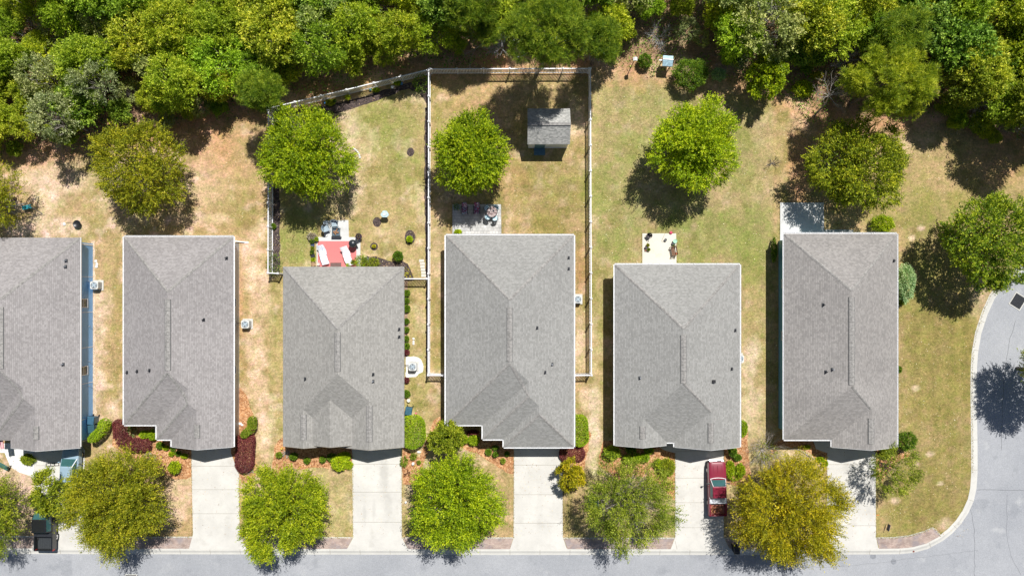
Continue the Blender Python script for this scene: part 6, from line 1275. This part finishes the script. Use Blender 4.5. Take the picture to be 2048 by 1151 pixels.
def drain(label, px, py, rz, w_, h_, framem):
    x, y = P(px, py); t = thing('storm_drain', label, 'drain', (x, y, -.092), rz)
    mb = MB(); f = .09
    for q in ((-w_, w_, h_ - f, h_), (-w_, w_, -h_, -h_ + f), (-w_, -w_ + f, -h_ + f, h_ - f), (w_ - f, w_, -h_ + f, h_ - f)): mb.box(*q, 0, .02)
    mb.build('frame', framem, t); mb = MB(); mb.box(-w_ + f, w_ - f, -h_ + f, h_ - f, 0, .004, 1)
    n = 12
    for k in range(n): u = -w_ + f + (2 * w_ - 2 * f) * (k + .5) / n; mb.box(u - .02, u + .02, -h_ + f, h_ - f, .004, .016)
    for v in (-.33, 0, .33): mb.box(-w_ + f, w_ - f, v * h_ * 2 - .02, v * h_ * 2 + .02, .004, .014)
    mb.build('grate', [M['dark'], M['black']], t)
drain('slanted storm drain grate on the side road at the right edge', 2037, 602, R(-32), .66, .72, M['curb'])
drain('storm drain with a brick red plate at the bottom edge of the street', 261, 1158, 0, .62, .5, M['curb'])
x, y = P(1828, 1102); mb = MB(); mb.cyl(0, 0, -.08, -.045, .1, n=14); tag(mb.build('kerb_marker', plain('rust_disc', (.2, .07, .06), .8), loc=(x, y, 0)), 'small rusty disc set in the kerb at the corner', 'marker')
for k, (px, py, w_) in enumerate([(1747, 1112, .3), (1788, 1123, .28)]): x, y = P(px, py); mb = MB(); mb.cyl(0, 0, -.1, -.096, w_, n=18); tag(mb.build('road_patch', seal if 0 else plain('patch_grey', (.24, .25, .27), .9), loc=(x, y, 0)), kind='structure')
# swing frame and bench at the left edge, things before the first garage
x, y = P(60, 415, .0); t = thing('swing_frame', 'grey pole swing frame with a teal seat under the left edge tree', 'swing', (x, y, 0), R(12))
for sx in (-1, 1):
    mb = MB(); mb.tube([(sx * 1.1 - .0, -.9, 0), (sx * 1.0, 0, 2.0), (sx * 1.1, .9, 0)], .045, 7); mb.build('side_frame', M['pale_bark'], t)
mb = MB(); mb.tube([(-1.0, 0, 2.0), (1.0, 0, 2.0)], .045, 7); mb.build('top_bar', M['grey'], t)
mb = MB(); mb.box(-.45, .45, -.2, .2, .45, .5); mb.build('seat', plain('teal_canvas', (.02, .25, .3), .6), t)
for sx in (-.4, .4): mb = MB(); mb.tube([(sx, 0, .5), (sx, 0, 2)], .012, 5); mb.build('chain', M['dark'], t)
x, y = P(4, 930, .4); t = thing('garden_bench', 'dark green bench at the left edge of the bare front yard', 'bench', (x, y, 0), R(-28)); gb = plain('bench_green', (.05, .16, .13), .5)
mb = MB()
for k in range(4): mb.box(-.7, .7, -.22 + k * .11, -.14 + k * .11, .40, .44)
mb.build('seat', gb, t); mb = MB()
for k in range(3): mb.box(-.7, .7, .22, .25, .5 + k * .13, .59 + k * .13)
mb.build('backrest', gb, t)
for sx in (-1, 1): mb = MB(); mb.box(sx * .65 - .03, sx * .65 + .03, -.22, .25, .0, .05); mb.box(sx * .65 - .03, sx * .65 + .03, -.22, -.16, .05, .4); mb.box(sx * .65 - .03, sx * .65 + .03, .19, .25, .05, .85); mb.build('leg', M['black'], t)
x, y = P(105, 928, .05); t = thing('metal_rack', 'flat black metal rack lying on the drive by the blue car', 'rack', (x, y, .03), R(4)); mb = MB()
for q in ((-.65, .65, -.16, -.12), (-.65, .65, .12, .16), (-.65, -.61, -.12, .12), (.61, .65, -.12, .12), (-.2, -.16, -.12, .12), (.2, .24, -.12, .12)): mb.box(*q, 0, .05)
mb.build('frame', M['black'], t)
# small flag on the first house
x, y = P(2, 890, 2.2); t = thing('flag', 'small red white and blue striped flag hanging at the left edge', 'flag', (x, y, 0), R(8)); mb = MB(); mb.tube([(0, .55, 2.3), (0, -.3, 2.75)], .02, 6); mb.build('pole', M['white'], t)
fr_, fw_, fb_ = plain('flag_red', (.5, .03, .04), .8), plain('flag_white', (.7, .7, .7), .8), plain('flag_blue', (.03, .05, .25), .8); mb = MB(); n = 9
for k in range(n): u0, u1 = -.45 + .9 * k / n, -.45 + .9 * (k + 1) / n; mb.box(u0 * .0 - .3 + k * .066, -.3 + (k + 1) * .066, -.36, .5, 2.22 + .02 * math.sin(k), 2.235 + .02 * math.sin(k), k % 2)
mb.box(-.3, .0, .12, .5, 2.26, 2.27, 2); mb.build('cloth', [fr_, fw_, fb_], t)
# log edging and fallen branch
x, y = P(1600, 899); mb = MB(); pts = [P(a, b) for a, b in [(1578, 897), (1597, 898), (1607, 904), (1620, 913), (1634, 921), (1646, 928)]]; mb.tube([(a - x, b - y, .06) for a, b in pts], .055, 6); tag(mb.build('log_edging', M['pale_bark'], loc=(x, y, 0)), 'curved log edging round the bed at the corner house front', 'edging')

# grass and weeds creeping over the edges of drives, walks and kerb
r = np.random.RandomState(8); pts = []
def along(poly, n, amp=.05):
    q = np.array([P(*p) for p in poly]); sg = np.diff(q, axis=0); ln = np.linalg.norm(sg, axis=1); i = r.choice(len(ln), n, p=ln / ln.sum()); f = r.rand(n, 1); w = (vnoise(q[i, 0] + f[:, 0] * sg[i, 0] * 3, q[i, 1] + f[:, 0] * sg[i, 1] * 3, .6, 5) - .3)[:, None]
    pts.append(q[i] + sg[i] * f + r.normal(size=(n, 2)) * amp * np.clip(w * 2, .2, 1.6))
for a in ([(170,905),(172,1072)], [(383,905),(385,1070)], [(478,948),(480,1070)], [(706,905),(706,1074)], [(803,905),(804,1074)], [(1028,905),(1027,1074)], [(1126,925),(1126,1074)], [(1350,905),(1350,1074)], [(1448,900),(1448,1074)], [(1654,905),(1654,1074)], [(1752,900),(1752,1074)]): along(a, 420)
for a in ([(173,1073),(385,1073)], [(481,1074),(705,1074)], [(805,1074.5),(1026,1074.5)], [(1127,1075),(1349,1075)], [(1449,1075),(1653,1075)], cv[:7]): along(a, 500)
along(CIN[15:27], 900, .05); along([(1284,466),(1352,466),(1353,530)], 300); along([(1284,466),(1284,530)], 150); along([(905,408),(905,470)], 200); along([(905,408),(1003,408),(1003,470)], 300); along([(1560,405),(1560,470)], 200)
q = np.concatenate(pts); n = len(q); Pb = np.stack([q[:, 0], q[:, 1], np.full(n, .012)], 1)
V, F = leaves(Pb, unit(rdir(r, n) * [1, 1, .3] + [0, 0, .45]), rdir(r, n), r.uniform(.06, .14, n), r.uniform(.02, .045, n))
tag(np_mesh('edge_grass', V, F, leafmat('edge_grass_blades', (.26, .24, .07), (.42, .36, .14), (.56, .46, .26), trans=.1)), kind='stuff')
